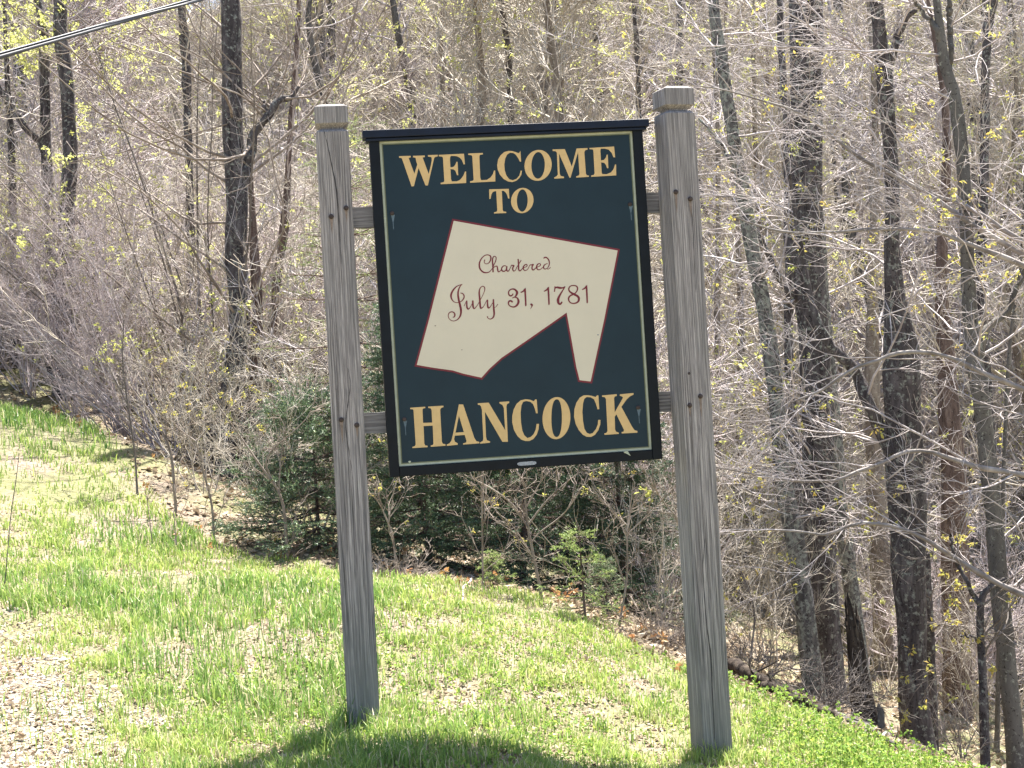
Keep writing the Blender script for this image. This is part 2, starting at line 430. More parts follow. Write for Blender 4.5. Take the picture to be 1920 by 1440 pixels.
# ------------------------------------------------------------------ the sign
def sign_build():
    yaw = math.radians(7.236); d = np.array([math.cos(yaw), math.sin(yaw), 0]); nrm = np.array([math.sin(yaw), -math.cos(yaw), 0])
    W, H = 1.2546, 1.531
    O = np.array([-.5763, 7.25, 1.457 - .386])
    root = empty('welcome_sign', Vector(O * [1, 1, 0]), 'dark teal town sign with gold lettering framed between two weathered timber posts', 'sign')
    base = np.array([O[0], O[1], 0.0])
    root.rotation_euler = (0, 0, yaw)
    # local frame of root: x along the board, y away from the viewer, z up
    def loc(px, py, off=0.0):
        r = ray(px, py); k = ((O + nrm * off - EYE) @ nrm) / (r @ nrm)
        p = EYE + r * k - base
        return np.array([p @ d, p[2]])
    z0 = O[2]
    def box_part(name, mat, lo, hi, parent=root, bevel=.003, label=None):
        b = MB(); box(b, lo, hi); o = b.build(name, mat, parent)
        if bevel:
            md = o.modifiers.new('edge', 'BEVEL'); md.width = bevel; md.segments = 2
        if label: o['label'] = label
        return o
    fw = .045
    panel = box_part('sign_board', M['panel'], (fw * .5, 0, z0 + fw * .5), (W - fw * .5, .03, z0 + H - .02), bevel=0)
    # frame boards stand 14 mm proud of the panel and are mitre-free: butted
    fb = .016
    box_part('frame_board', M['frame'], (0, -fb, z0), (fw, .05, z0 + H - .002))
    box_part('frame_board', M['frame'], (W - fw, -fb, z0), (W, .05, z0 + H - .002))
    box_part('frame_board', M['frame'], (fw + .001, -fb + .001, z0), (W - fw - .001, .049, z0 + fw))
    hb = MB()
    x0, x1, zt = -.028, W + .028, z0 + H - .004
    prof = [(-.042, 0), (-.042, .034), (.06, .040), (.06, 0)]
    v = [[x, y, zt + z] for x in (x0, x1) for y, z in prof]
    hb.add(v, [[0, 1, 2, 3], [7, 6, 5, 4], [0, 4, 5, 1], [1, 5, 6, 2], [2, 6, 7, 3], [3, 7, 4, 0]])
    ho = hb.build('header_board', M['header'], root); md = ho.modifiers.new('edge', 'BEVEL'); md.width = .003; md.segments = 2
    box_part('drip_mould', M['header'], (x0 + .012, -.03, zt - .014), (x1 - .012, .055, zt - .001))
    # flat painted work, each layer a little above the one below
    def sheet(name, polys, mat, y, parent=panel, dup=False):
        V, F = [], []; vs, fs = [], []
        for p in polys:
            p = [tuple(q) for q in p]
            if sum(p[i][0] * p[(i + 1) % len(p)][1] - p[(i + 1) % len(p)][0] * p[i][1] for i in range(len(p))) < 0: p = p[::-1]
            fs.append(list(range(len(vs), len(vs) + len(p)))); vs += [Vector(q) for q in p]
        rv, re, rf, ov, oe, of = delaunay_2d_cdt(vs, [], fs, 0, 1e-6)
        rf = [list(f) for f, o_ in zip(rf, of) if len(o_)]
        b = MB(); b.add([[q[0], y, q[1]] for q in rv], rf); o = b.build(name, mat, parent)
        return o
    def rect(xa, za, xb, zb): return [(xa, za), (xb, za), (xb, zb), (xa, zb)]
    # border: pale line with an olive line inside it
    l0, l1, lz0, lz1 = fw + .0, W - fw, z0 + fw, z0 + H - .018
    lw = .013
    def ring(xa, za, xb, zb, w): return [rect(xa, za, xb, za + w), rect(xa, zb - w, xb, zb), rect(xa, za, xa + w, zb), rect(xb - w, za, xb, zb)]
    sheet('border_line', ring(l0 + .001, lz0 + .001, l1 - .001, lz1, lw), M['line'], -.0008)
    sheet('border_line', ring(l0 + .001 + lw * .75, lz0 + .001 + lw * .75, l1 - .001 - lw * .75, lz1 - lw * .75, .005), M['linedark'], -.0016)
    # the town outline
    tp = [(848,410),(1162,467),(1136,600),(1110,719),(1084,716),(1077,688),(1060,592),(1000,634),(942,674),(920,694),(904,712),(868,704),(848,698),(812,693),(777,687),(800,602)]
    pts = np.array([loc(*p) for p in tp])
    sheet('map_outline', [pts], M['red'], -.0010)
    # inset polygon
    def inset(P, w):
        P = np.asarray(P); n = len(P); out = []
        area = .5 * np.sum(P[:, 0] * np.roll(P[:, 1], -1) - np.roll(P[:, 0], -1) * P[:, 1]); s = 1 if area > 0 else -1
        for i in range(n):
            a, b, c = P[i - 1], P[i], P[(i + 1) % n]
            e1 = (b - a) / np.linalg.norm(b - a); e2 = (c - b) / np.linalg.norm(c - b)
            n1 = s * np.array([-e1[1], e1[0]]); n2 = s * np.array([-e2[1], e2[0]])
            m = n1 + n2; m /= max(.35, 1 + n1 @ n2) if (1 + n1 @ n2) > .35 else .35
            out.append(b + m * w)
        return np.array(out)
    sheet('map_shape', [inset(pts, .0085)], M['cream'], -.0018)
    # lettering, traced as outlines: crops (origin x, origin y, scale)
    c4 = (740, 265, 1920 / 220); c5 = (910, 265, 1920 / 260); c6 = (760, 730, 1920 / 230); c7 = (970, 730, 8.0)
    def LL(c, pts): return [loc(c[0] + x / c[2], c[1] + y / c[2]) for x, y in pts]
    def ell(c, cx, cy, rx, ry, ang=-3.6, n=40, sq=2.0):
        a = math.radians(ang); out = []
        for k in range(n):
            t = 2 * math.pi * k / n; ct, st = math.cos(t), math.sin(t)
            X = rx * math.copysign(abs(ct) ** (2 / sq), ct); Y = ry * math.copysign(abs(st) ** (2 / sq), st)
            out.append((cx + X * math.cos(a) - Y * math.sin(a) * .0 , cy + Y + X * math.sin(a)))
        return LL(c, out)
    def ringp(o, i):
        n = len(o); return [[o[k], o[(k + 1) % n], i[(k + 1) % n], i[k]] for k in range(n)]
    E1 = [(722,222),(1133,203),(1150,375),(1128,380),(1115,345),(1095,300),(1060,265),(1010,243),(925,238),(908,255),(905,300),(912,425),(945,422),(970,412),(990,385),(1012,335),(1028,335),(1040,555),(1020,555),(1005,515),(990,480),(960,460),(912,455),(922,620),(935,655),(1010,655),(1050,642),(1080,620),(1125,560),(1150,495),(1168,495),(1170,682),(755,703),(750,680),(800,668),(812,650),(790,270),(775,252),(722,245)]
    E2 = [(1440,92),(1782,72),(1797,222),(1772,222),(1760,190),(1748,160),(1705,115),(1650,102),(1598,102),(1592,130),(1600,265),(1640,258),(1665,230),(1680,185),(1695,185),(1703,373),(1685,373),(1668,325),(1645,298),(1602,292),(1610,430),(1620,455),(1680,455),(1740,430),(1775,385),(1795,322),(1810,322),(1812,472),(1465,492),(1463,475),(1500,465),(1512,445),(1495,130),(1485,112),(1442,110)]
    letters = [
     [LL(c4, p) for p in ([(112,262),(222,258),(336,568),(326,690),(314,735),(276,738)], [(68,243),(262,238),(264,262),(236,272),(222,285),(120,285),(105,272),(72,270)],
        [(372,372),(394,425),(314,735),(296,700),(318,545)], [(340,256),(452,253),(566,560),(542,722),(505,725),(376,400),(350,320)], [(297,238),(492,232),(493,258),(460,266),(450,280),(350,282),(335,268),(300,262)],
        [(604,252),(654,250),(640,300),(622,380),(543,722),(518,700),(552,550),(590,400),(606,310)], [(543,226),(705,220),(705,246),(668,256),(650,268),(604,268),(590,256),(545,252)])],
     [LL(c4, E1)],
     [LL(c4, [(1203,200),(1443,190),(1443,215),(1395,222),(1385,250),(1400,590),(1410,630),(1430,637),(1510,630),(1570,590),(1605,540),(1625,478),(1645,478),(1647,657),(1235,678),(1232,655),(1280,645),(1292,625),(1270,250),(1258,230),(1203,222)])],
     [LL(c5, [(470,160),(485,130),(495,280),(478,283),(455,235),(420,185),(385,162),(340,158),(300,185),(275,240),(262,320),(268,400),(290,470),(330,525),(380,540),(430,520),(470,475),(490,405),(508,408),(498,460),(470,510),(425,548),(370,565),(310,555),(250,520),(200,460),(170,390),(163,330),(175,255),(210,195),(260,150),(320,133),(370,135),(420,150),(450,162)])],
     ringp(ell(c5, 730, 333, 189, 214), ell(c5, 730, 333, 93, 184)),
     [LL(c5, [(930,112),(1100,108),(1197,350),(1262,100),(1413,93),(1415,115),(1385,122),(1370,150),(1392,450),(1405,470),(1432,475),(1433,492),(1258,503),(1257,485),(1290,475),(1303,455),(1283,150),(1178,505),(1165,505),(1020,170),(1028,440),(1040,478),(1088,490),(1088,510),(955,518),(952,500),(985,485),(1003,460),(990,160),(975,138),(932,135)])],
     [LL(c5, E2)],
     [LL(c5, [(52,665),(325,658),(333,792),(315,793),(300,740),(275,700),(245,685),(228,690),(240,950),(250,970),(290,977),(290,993),(120,1000),(120,983),(155,975),(165,955),(150,690),(130,690),(100,705),(82,740),(72,798),(55,798)])],
     ringp(ell(c5, 511, 820, 156, 175), ell(c5, 511, 820, 75, 154)),
     [LL(c6, [(75,288),(310,272),(312,292),(280,300),(268,320),(278,525),(420,520),(410,325),(395,298),(358,290),(357,270),(595,255),(597,278),(560,292),(545,320),(572,820),(585,850),(628,860),(628,882),(398,900),(395,880),(430,870),(440,845),(428,568),(285,575),(297,850),(310,878),(347,883),(347,905),(112,920),(110,900),(150,888),(162,860),(128,330),(115,312),(78,310)])],
     [LL(c6, p) for p in ([(838,235),(905,237),(1080,760),(1110,810),(1158,822),(1158,845),(905,865),(903,845),(945,835),(958,810),(838,410),(822,340)], [(838,235),(856,420),(838,410),(785,675),(764,780),(776,820),(820,845),(820,868),(650,885),(648,862),(690,845),(722,800),(750,680),(805,400)], [(778,678),(925,668),(940,712),(768,726)])],
     [LL(c6, [(1132,218),(1305,208),(1562,640),(1540,290),(1520,245),(1475,222),(1470,198),(1625,188),(1625,212),(1590,232),(1582,270),(1605,820),(1518,822),(1245,350),(1262,740),(1275,795),(1325,815),(1325,835),(1172,850),(1170,830),(1210,810),(1220,770),(1198,320),(1185,270),(1165,245),(1135,242)])],
     [LL(c7, [(245,178),(270,150),(290,152),(305,358),(280,360),(262,290),(235,220),(190,185),(130,175),(85,190),(62,240),(48,350),(55,500),(75,620),(105,690),(150,730),(200,715),(245,670),(275,600),(288,518),(325,518),(318,600),(290,680),(240,745),(180,775),(120,775),(60,755),(0,700),(-50,610),(-77,500),(-77,400),(-55,300),(-10,215),(50,165),(120,148),(190,155),(225,170)])],
     ringp(ell(c7, 586, 432, 210, 316), ell(c7, 589, 432, 79, 283, sq=2.3)),
     [LL(c7, [(1172,115),(1195,90),(1215,92),(1228,298),(1202,300),(1180,220),(1150,150),(1100,120),(1040,115),(1005,140),(985,210),(975,340),(985,480),(1005,590),(1040,650),(1085,670),(1130,655),(1175,600),(1205,530),(1213,458),(1247,458),(1242,530),(1215,610),(1165,680),(1110,713),(1040,712),(980,680),(920,610),(875,520),(850,410),(855,300),(885,200),(935,125),(995,90),(1060,88),(1120,98)])],
     [LL(c7, [(1270,92),(1490,72),(1492,98),(1460,108),(1450,130),(1460,345),(1568,155),(1585,125),(1570,108),(1535,95),(1537,75),(1742,55),(1742,80),(1690,105),(1640,150),(1560,262),(1720,560),(1755,610),(1800,625),(1800,650),(1565,662),(1562,642),(1595,632),(1598,605),(1485,375),(1460,410),(1465,600),(1480,635),(1522,650),(1522,668),(1308,683),(1305,662),(1340,650),(1352,625),(1328,145),(1312,118),(1272,112)])],
    ]
    for polys in letters: sheet('letter', polys, M['gold'], -.0014)
    # the script: pen strokes of varying width
    def stroke(c, pts, w, n=6):
        pts = np.asarray(pts, float); ww = np.interp(np.linspace(0, 1, len(pts)), np.linspace(0, 1, len(np.atleast_1d(w))), np.atleast_1d(w).astype(float))
        Q = spline(np.concatenate([pts, ww[:, None]], 1), n); P = Q[:, :2]; wd = np.maximum(Q[:, 2], 6) * .5 * (1.25 if c[2] != 16.0 else 1.05)
        T = np.gradient(P, axis=0); T /= np.linalg.norm(T, axis=1, keepdims=True) + 1e-9; Nn = np.stack([-T[:, 1], T[:, 0]], 1)
        a = LL(c, P + Nn * wd[:, None]); b = LL(c, P - Nn * wd[:, None])
        out = []
        for i in range(len(a) - 1):
            q = sorted(set((round(float(u[0]), 7), round(float(u[1]), 7)) for u in (a[i], a[i + 1], b[i + 1], b[i])))
            lo_, up_ = [], []
            for seq, acc in ((q, lo_), (q[::-1], up_)):
                for p in seq:
                    while len(acc) > 1 and (acc[-1][0] - acc[-2][0]) * (p[1] - acc[-2][1]) - (acc[-1][1] - acc[-2][1]) * (p[0] - acc[-2][0]) <= 1e-12: acc.pop()
                    acc.append(p)
            h = lo_[:-1] + up_[:-1]
            if len(h) > 2: out.append(h)
        return out
    s1 = (890, 470, 12.8); s2 = (830, 525, 16.0); s3 = (940, 525, 32 / 3)
    tx = []
    tx.append(stroke(s1, [(245,215),(228,255),(240,300),(280,318),(330,300),(370,250),(388,180),(370,125),(310,102),(240,118),(170,180),(125,260),(110,340),(122,420),(160,480),(220,522),(290,528),(350,510),(395,465),(425,425)], [18,14,13,16,28,26,16,18,24,30,30,28,20,14,12]))
    tx.append(stroke(s1, [(440,520),(438,430),(430,300),(427,210),(445,155),(480,135),(512,165),(510,220),(490,280),(455,350),(440,415)], [26,28,26,20,16,18,20,16,14]) + stroke(s1, [(440,420),(480,385),(515,370),(540,390),(550,450),(560,495),(580,508),(620,480),(645,430)], [14,16,22,26,22,16,12]))
    tx.append(stroke(s1, [(755,370),(710,362),(670,385),(645,430),(655,480),(700,498),(745,470),(770,390)], [16,18,24,26,20,14]) + stroke(s1, [(770,372),(766,450),(780,490),(815,485),(850,420),(880,362)], [26,26,22,14,12]))
    tx.append(stroke(s1, [(850,425),(880,355),(898,352),(940,362),(918,400),(912,450),(935,490),(975,470),(1010,400)], [12,14,24,24,26,22,14,12]))
    tx.append(stroke(s1, [(1000,415),(1060,320),(1115,230)], [12,14,18]) + stroke(s1, [(1040,200),(1050,300),(1052,380),(1055,450),(1080,485),(1120,460),(1160,415)], [24,28,28,26,18,12]))
    tx.append(stroke(s1, [(1150,425),(1220,395),(1258,360),(1240,330),(1200,345),(1165,395),(1168,440),(1200,475),(1250,465),(1290,420)], [12,14,18,16,24,26,20,14,12]))
    tx.append(stroke(s1, [(1285,425),(1325,345),(1350,345),(1405,332),(1382,370),(1375,430),(1400,465),(1440,440),(1485,390)], [12,14,24,24,26,20,12]))
    tx.append(stroke(s1, [(1485,400),(1550,375),(1580,340),(1560,312),(1520,322),(1487,370),(1492,430),(1530,460),(1580,445),(1640,400)], [12,14,18,16,24,26,20,14,12]))
    tx.append(stroke(s1, [(1750,312),(1700,325),(1658,365),(1652,415),(1685,442),(1740,425),(1775,370),(1792,300),(1775,225),(1730,172),(1690,162),(1652,185)], [14,18,24,20,14,18,22,26,26,24]) + stroke(s1, [(1740,445),(1780,438),(1820,400)], [12,12,14]))
    tx.append(stroke(s2, [(590,130),(500,155),(400,210),(310,310),(257,420),(250,500),(280,590),(340,655),(420,680),(500,670),(580,620),(635,540),(640,470),(600,410),(530,388)], [14,22,34,50,54,44,26,20,20,24,34,36,30,20])
      + stroke(s2, [(590,130),(530,180),(485,270),(460,380),(465,500),(490,640),(530,800),(548,920),(535,1050),(480,1150),(400,1212),(310,1230),(220,1190),(170,1110),(175,1020),(230,965),(290,958),(345,990),(365,1050),(345,1105),(300,1122)], [14,26,38,46,52,56,60,60,50,34,24,20,20,22,24,28,32,36,42,34,18]))
    tx.append(stroke(s2, [(640,785),(680,700),(722,625),(722,760),(735,840),(770,872),(820,825),(870,740),(890,690)], [16,18,30,50,46,24,16,16]) + stroke(s2, [(902,615),(905,740),(918,825),(948,858),(1000,810),(1085,690)], [44,50,42,22,16]))
    tx.append(stroke(s2, [(1070,700),(1180,500),(1250,340),(1262,250),(1228,195),(1170,200),(1112,270),(1095,380),(1108,550),(1120,720),(1128,810),(1150,848),(1205,815),(1260,740)], [14,16,20,30,24,22,40,50,50,50,44,24,16]))
    tx.append(stroke(s2, [(1250,750),(1340,595),(1342,700),(1352,800),(1380,840),(1430,800),(1500,680)], [16,26,50,46,22,16]) + stroke(s2, [(1520,575),(1525,750),(1535,900),(1542,1020),(1520,1110),(1460,1165),(1400,1170),(1350,1130),(1340,1090)], [40,50,52,48,34,22,24,36]) + stroke(s2, [(1540,840),(1600,800),(1655,725)], [14,16,22]))
    tx.append(stroke(s3, [(235,272),(215,305),(180,318),(147,285),(150,225),(200,185),(262,188),(312,240),(300,300),(270,338),(215,362)], [16,22,24,22,18,22,36,34,20,12]) + stroke(s3, [(270,345),(320,365),(342,430),(315,500),(250,540),(180,525),(142,480),(150,430),(190,418),(225,445)], [16,26,38,28,18,18,24,28,24]))
    def one(dx, dy): return [LL(s3, [(x + dx, y + dy) for x, y in [(488,150),(498,330),(504,505),(488,530),(474,515),(458,240),(452,215)]])] + stroke(s3, [(385 + dx, 252 + dy), (440 + dx, 222 + dy), (478 + dx, 172 + dy)], [16, 24, 22])
    tx.append(one(0, 0)); tx.append([LL(s3, [(582,472),(605,468),(632,492),(628,520),(600,560),(572,588),(598,535),(600,515),(575,495)])])
    tx.append(one(464, -24))
    tx.append(stroke(s3, [(1072,125),(1068,180),(1060,238)], [16,18,18]) + stroke(s3, [(1070,165),(1110,148),(1170,158),(1225,158),(1278,130)], [14,30,34,24,14]) + stroke(s3, [(1275,132),(1220,220),(1160,320),(1132,400),(1145,465),(1180,480),(1215,435)], [14,20,32,42,36,30,22]))
    tx.append(stroke(s3, [(1440,282),(1370,235),(1347,180),(1375,127),(1440,110),(1503,127),(1523,180),(1490,250),(1440,285),(1370,322),(1342,380),(1370,445),(1440,470),(1520,445),(1550,390),(1530,330),(1440,280)], [36,26,22,18,18,22,22,18,22,24,24,20,20,26,34,36,34]))
    tx.append(one(1228, -58))
    for polys in tx: sheet('script_letter', polys, M['red'], -.0026)
    # screws through the board, drip stains, droppings and a small plate
    for px, py, st in ((735,400,1),(1181,383,1),(758,786,1),(1196,764,0)):
        q = loc(px, py)
        b = MB(); tubes(b, [[(q[0], 0, q[1]), (q[0], -.006, q[1]), (q[0], -.0075, q[1])]], [[.0095, .0095, .006]], 10, cap=True)
        b.build('screw', M['rust'], panel, True)
        a = loc(px + 1, py + 3); e = loc(px + 3, py + 30); w = loc(px + 6, py + 3)[0] - a[0]
        sheet('drip_stain', [[(a[0] - w * .6, a[1]), (a[0] + w * .9, a[1]), (e[0] + w * .1, (a[1] + e[1]) / 2), (e[0] + w * .12, e[1]), (e[0] - w * .12, e[1]), (a[0] - w * .1, (a[1] + e[1]) / 2)]], M['stain'], -.0006)
    q = loc(988, 869, .02); b = MB()
    th = np.linspace(0, 2 * math.pi, 24, endpoint=False)
    o2 = np.stack([q[0] + .026 * np.sign(np.cos(th)) + .018 * np.cos(th), q[1] + .0085 * np.sin(th)], 1)
    v = np.concatenate([np.stack([o2[:, 0], np.full(24, -fb + .001), o2[:, 1]], 1), np.stack([o2[:, 0], np.full(24, -fb - .002), o2[:, 1]], 1)])
    b.add(v, [[k, (k + 1) % 24, 24 + (k + 1) % 24, 24 + k] for k in range(24)]); b.f.append(np.array([list(range(24, 48))])); b.mi.append(np.zeros(1))
    b.build('maker_plate', M['plate'], root)
    q = loc(1176, 849, .02)
    sheet('bird_dropping', [[(q[0] - .018, q[1] + .006), (q[0] + .004, q[1] + .008), (q[0] + .016, q[1] - .016), (q[0] + .004, q[1] - .008), (q[0] - .012, q[1] + .001)]], M['line'], -fb - .001, root)
    for px, py, sz, mt in ((816,611,.0035,'stain2'),(1121,628,.0035,'stain'),(768,866,.006,'line'),(866,656,.003,'stain2')):
        q = loc(px, py); a_ = [(q[0] + sz * math.cos(t) * (1 + .5 * math.sin(3 * t)), q[1] + sz * .8 * math.sin(t)) for t in np.linspace(0, 2 * math.pi, 9)[:-1]]
        sheet('paint_chip', [a_], M[mt], -.0024)
    # posts
    def post(bpx, tpx, Y, yawp):
        b3 = at(bpx[0], bpx[1], Y); t3 = at(tpx[0], tpx[1], Y)
        Hh = t3[2] - b3[2]; bury = .25
        hw = .0725
        def prof(rows, nv):
            # octagonal (eased square) section
            e = .006; V = []
            for z, w in rows:
                ee = min(e, w * .3)
                for x, y in ((w - ee, -w), (w, -w + ee), (w, w - ee), (w - ee, w), (-w + ee, w), (-w, w - ee), (-w, -w + ee), (-w + ee, -w)):
                    V.append((x, y, z))
            return np.array(V)
        def mk(rows, name, par, wob):
            V = prof(rows, 8); K = len(rows); ii = np.arange(K * 8).reshape(K, 8)
            if wob: V[:, :2] += (wob * np.stack([vnoise(V[:, 0] * 9, V[:, 1] * 9, V[:, 2] * 3 + Y * 9), vnoise(V[:, 0] * 9 + 5, V[:, 1] * 9, V[:, 2] * 3)], 1))
            nx = np.roll(ii, -1, 1); b = MB(); b.add(V, np.stack([ii[:-1], nx[:-1], nx[1:], ii[1:]], -1).reshape(-1, 4))
            b.f.append(ii[-1][None]); b.mi.append(np.zeros(1)); b.f.append(ii[0][::-1][None]); b.mi.append(np.zeros(1))
            return b.build(name, M['wood'], par)
        p = empty('post_pivot', (0, 0, 0), None, None) if False else None
        zs = np.linspace(-bury, Hh - .125, 40)
        body = mk([(z, hw) for z in zs] + [(Hh - .118, hw * .9), (Hh - .108, hw * .66)], 'post', root, .0022)
        wloc = b3 - base; lx = wloc @ d; ly = -(wloc @ nrm)
        body.location = (lx, ly + hw, b3[2]); body.rotation_euler = (0, math.atan2(t3[0] - b3[0], Hh), yawp)
        cap = mk([(Hh - .112, hw * .66), (Hh - .106, hw * .68), (Hh - .090, hw * .98), (Hh - .087, hw * 1.02), (Hh - .014, hw * 1.02), (Hh - .011, hw * 1.0), (Hh - .001, hw * .74), (Hh, hw * .70)], 'post_cap', body, 0)
        cap.location = (0, 0, .001)
        return body, b3, Hh, hw
    PL = post((683, 1350), (620, 194), 7.2, 0.0)
    PR = post((1342, 1408), (1268, 160), 7.33, math.radians(11))
    bpy.context.view_layer.update()
    def bolts(P, lst, blotch):
        body, b3, Hh, hw = P; mw = body.matrix_world.inverted()
        for (px, py) in lst:
            # bolt where the sight line meets the front face
            o = mw @ Vector(EYE); e = mw @ Vector(EYE + ray(px, py)); dd = e - o
            k = (-hw - .001 - o.y) / dd.y; q = o + dd * k
            b = MB(); tubes(b, [[(q.x, -hw + .004, q.z), (q.x, -hw - .005, q.z), (q.x, -hw - .008, q.z)]], [[.0115, .0115, .007]], 8, cap=True)
            b.build('bolt', M['rust'], body, True)
            b = MB(); L = random.uniform(.05, .14)
            b.add([(q.x - .008, -hw - .0015, q.z), (q.x + .008, -hw - .0015, q.z), (q.x + .005, -hw - .0015, q.z - L * .5), (q.x + .001, -hw - .0015, q.z - L), (q.x - .004, -hw - .0015, q.z - L * .6)], [[0, 4, 3, 2, 1]])
            s = b.build('rust_streak', M['stain2'], body)
    bolts(PL, [(621,406),(649,390),(640,787),(669,797)], 0)
    bolts(PR, [(1267,360),(1294,373),(1293,760),(1313,743)], 0)
    # a knot on the right post and the long split on the left post
    body, b3, Hh, hw = PR; mw = body.matrix_world.inverted()
    def facept(P, px, py):
        mw = P[0].matrix_world.inverted(); o = mw @ Vector(EYE); e = mw @ Vector(EYE + ray(px, py)); dd = e - o
        return o + dd * ((-P[3] - .001 - o.y) / dd.y)
    q = facept(PR, 1292, 700); b = MB()
    tubes(b, [[(q.x, -hw, q.z), (q.x, -hw - .003, q.z)]], [[.008, .005]], 8, cap=True); b.build('knot', M['rust'], body, True)
    def split(P, pts, ws):
        Q = np.array([facept(P, *p) for p in pts]); Q = spline(Q, 6); w = np.interp(np.linspace(0, 1, len(Q)), np.linspace(0, 1, len(ws)), ws)
        b = MB(); n = len(Q); V = []
        for i in range(n): V += [(Q[i, 0] - w[i], -P[3] - .0012 - .0004 * 0, Q[i, 2]), (Q[i, 0] + w[i] * .9 + .0008 * math.sin(i * 1.7), -P[3] - .0012, Q[i, 2])]
        b.add(V, [[2 * i, 2 * i + 1, 2 * i + 3, 2 * i + 2] for i in range(n - 1)]); b.build('split', M['splitdark'], P[0])
    split(PL, [(607,243),(615,275),(622,310),(630,350),(634,390),(637,440),(641,500)], [.0006, .0014, .002, .0026, .002, .0014, .0004])
    split(PL, [(652,690),(657,720),(652,760),(648,800),(655,850),(662,900)], [.0004, .001, .0015, .0012, .001, .0004])
    split(PR, [(1322,1010),(1318,1060),(1321,1120),(1326,1180),(1333,1230),(1336,1300),(1340,1390)], [.0006, .0018, .0014, .002, .003, .0018, .0016])
    split(PR, [(1296,380),(1299,420),(1302,500),(1305,560)], [.0006, .0014, .001, .0003])
    # rails let into the posts behind the board
    for (l, r) in (((682,405),(1228,377)), ((707,793),(1250,753))):
        a = loc(*l); c = loc(*r); hh = .047; x0, x1 = -.16, W + .12
        f = lambda x: a[1] + (c[1] - a[1]) * (x - a[0]) / (c[0] - a[0])
        b = MB(); K = 24; V = []
        for k in range(K + 1):
            x = x0 + (x1 - x0) * k / K; zc = f(x); wob = .003 * math.sin(k * 2.1)
            V += [(x, .051, zc - hh + wob), (x, .051, zc + hh + wob * .5), (x, .092, zc + hh + wob * .5), (x, .092, zc - hh + wob)]
        ii = np.arange((K + 1) * 4).reshape(K + 1, 4); nx = np.roll(ii, -1, 1)
        b.add(V, np.stack([ii[:-1], ii[1:], nx[1:], nx[:-1]], -1).reshape(-1, 4)); b.f.append(ii[0][::-1][None]); b.mi.append(np.zeros(1)); b.f.append(ii[-1][None]); b.mi.append(np.zeros(1))
        b.build('rail', M['wood_railx'], root)
    return root
M['splitdark'] = paint('split_shadow_wood', (.035, .032, .032), .2, .95, 20)
def railmat():
    m, t = newmat('weathered_rail_grain')
    fine = noise(t, coords(t, (3.0, 120, 120)), 1.0, 4, .7)
    c = ramp(t, fine, [(.30, (.07, .066, .068)), (.5, (.215, .202, .202)), (.70, (.38, .36, .355))])
    surf(t, c, .85, fine, .5, .006, .25); return m
M['wood_railx'] = railmat()
sign_build()

# ------------------------------------------------------------------ verge: grass, herbs, litter, pebbles
def grass():
    mb = MB()
    for (n, y0, y1) in ((400000, 5.4, 17.5),):
        x, y = scatter(n, y0, y1, 1.22); wd, hk = .0021 * (y / 6.5) ** .9, 1.0
        nz = fbm(x * .9 + 3, y * .9); pn = vnoise(x * 3.3, y * 3.3)
        gr = gravelness(x, y)
        keep = inside(x, y) & (rng.uniform(0, 1, n) < np.clip(.42 + .5 * nz + .35 * pn + .45 * vnoise(x * 9 + 2, y * 9), .08, 1)) & (rng.uniform(0, 1, n) > gr * .93)
        x, y, nz, pn, wd = x[keep], y[keep], nz[keep], pn[keep], wd[keep]; n = len(x); z = height(x, y)
        # longer, darker tussocks
        tall = np.clip(vnoise(x * .75 + 8, y * .75 + 2) * 1.5 + .15, 0, 1) * np.clip((-x) / 1.2 + .25, .15, 1)
        h = (rng.uniform(.022, .06, n) * (1 + .7 * vnoise(x * 9 + 2, y * 9)) + tall * rng.uniform(0, .10, n)) * hk
        # uncut grass round the posts
        for q in ((-.752, 7.2), (.824, 7.33)):
            dd = np.hypot(x - q[0], y - q[1]); h = h * (1 + .5 * np.exp(-(dd / .16) ** 2))
        a = rng.uniform(0, 2 * np.pi, n); lean = rng.uniform(.1, .75, n)
        la = rng.uniform(0, 2 * np.pi, n); L = np.stack([np.cos(la), np.sin(la), 0 * la], 1)
        D = np.stack([np.cos(a), np.sin(a), 0 * a], 1) * (wd * rng.uniform(.7, 1.5, n))[:, None]
        B = np.stack([x, y, z - .004], 1); Z = np.array([0, 0, 1.0])
        mid = B + Z * (h * .6)[:, None] + L * (h * lean * .25)[:, None]; tip = B + Z * (h * (1 - .25 * lean))[:, None] + L * (h * lean * .8)[:, None]
        V = np.stack([B - D, B + D, mid + D * .8, mid - D * .8, tip], 1).reshape(-1, 3); i = np.arange(n)[:, None] * 5
        tone = np.clip(rng.normal(.58, .17, n) - .24 * tall + .12 * pn, 0, .93); dry = rng.uniform(0, 1, n) < .10; tone = np.where(dry, 1.0, tone)
        tn = np.repeat(tone, 5)
        k0 = mb.n; mb.add(V, i + [0, 1, 2, 3], tn); mb.f.append(i + [3, 2, 4] + k0); mb.mi.append(np.zeros(n))
    o = mb.build('grass', M['grass']); tag(o, 'short bright green spring grass covering the verge', 'grass', kind='stuff')
grass()
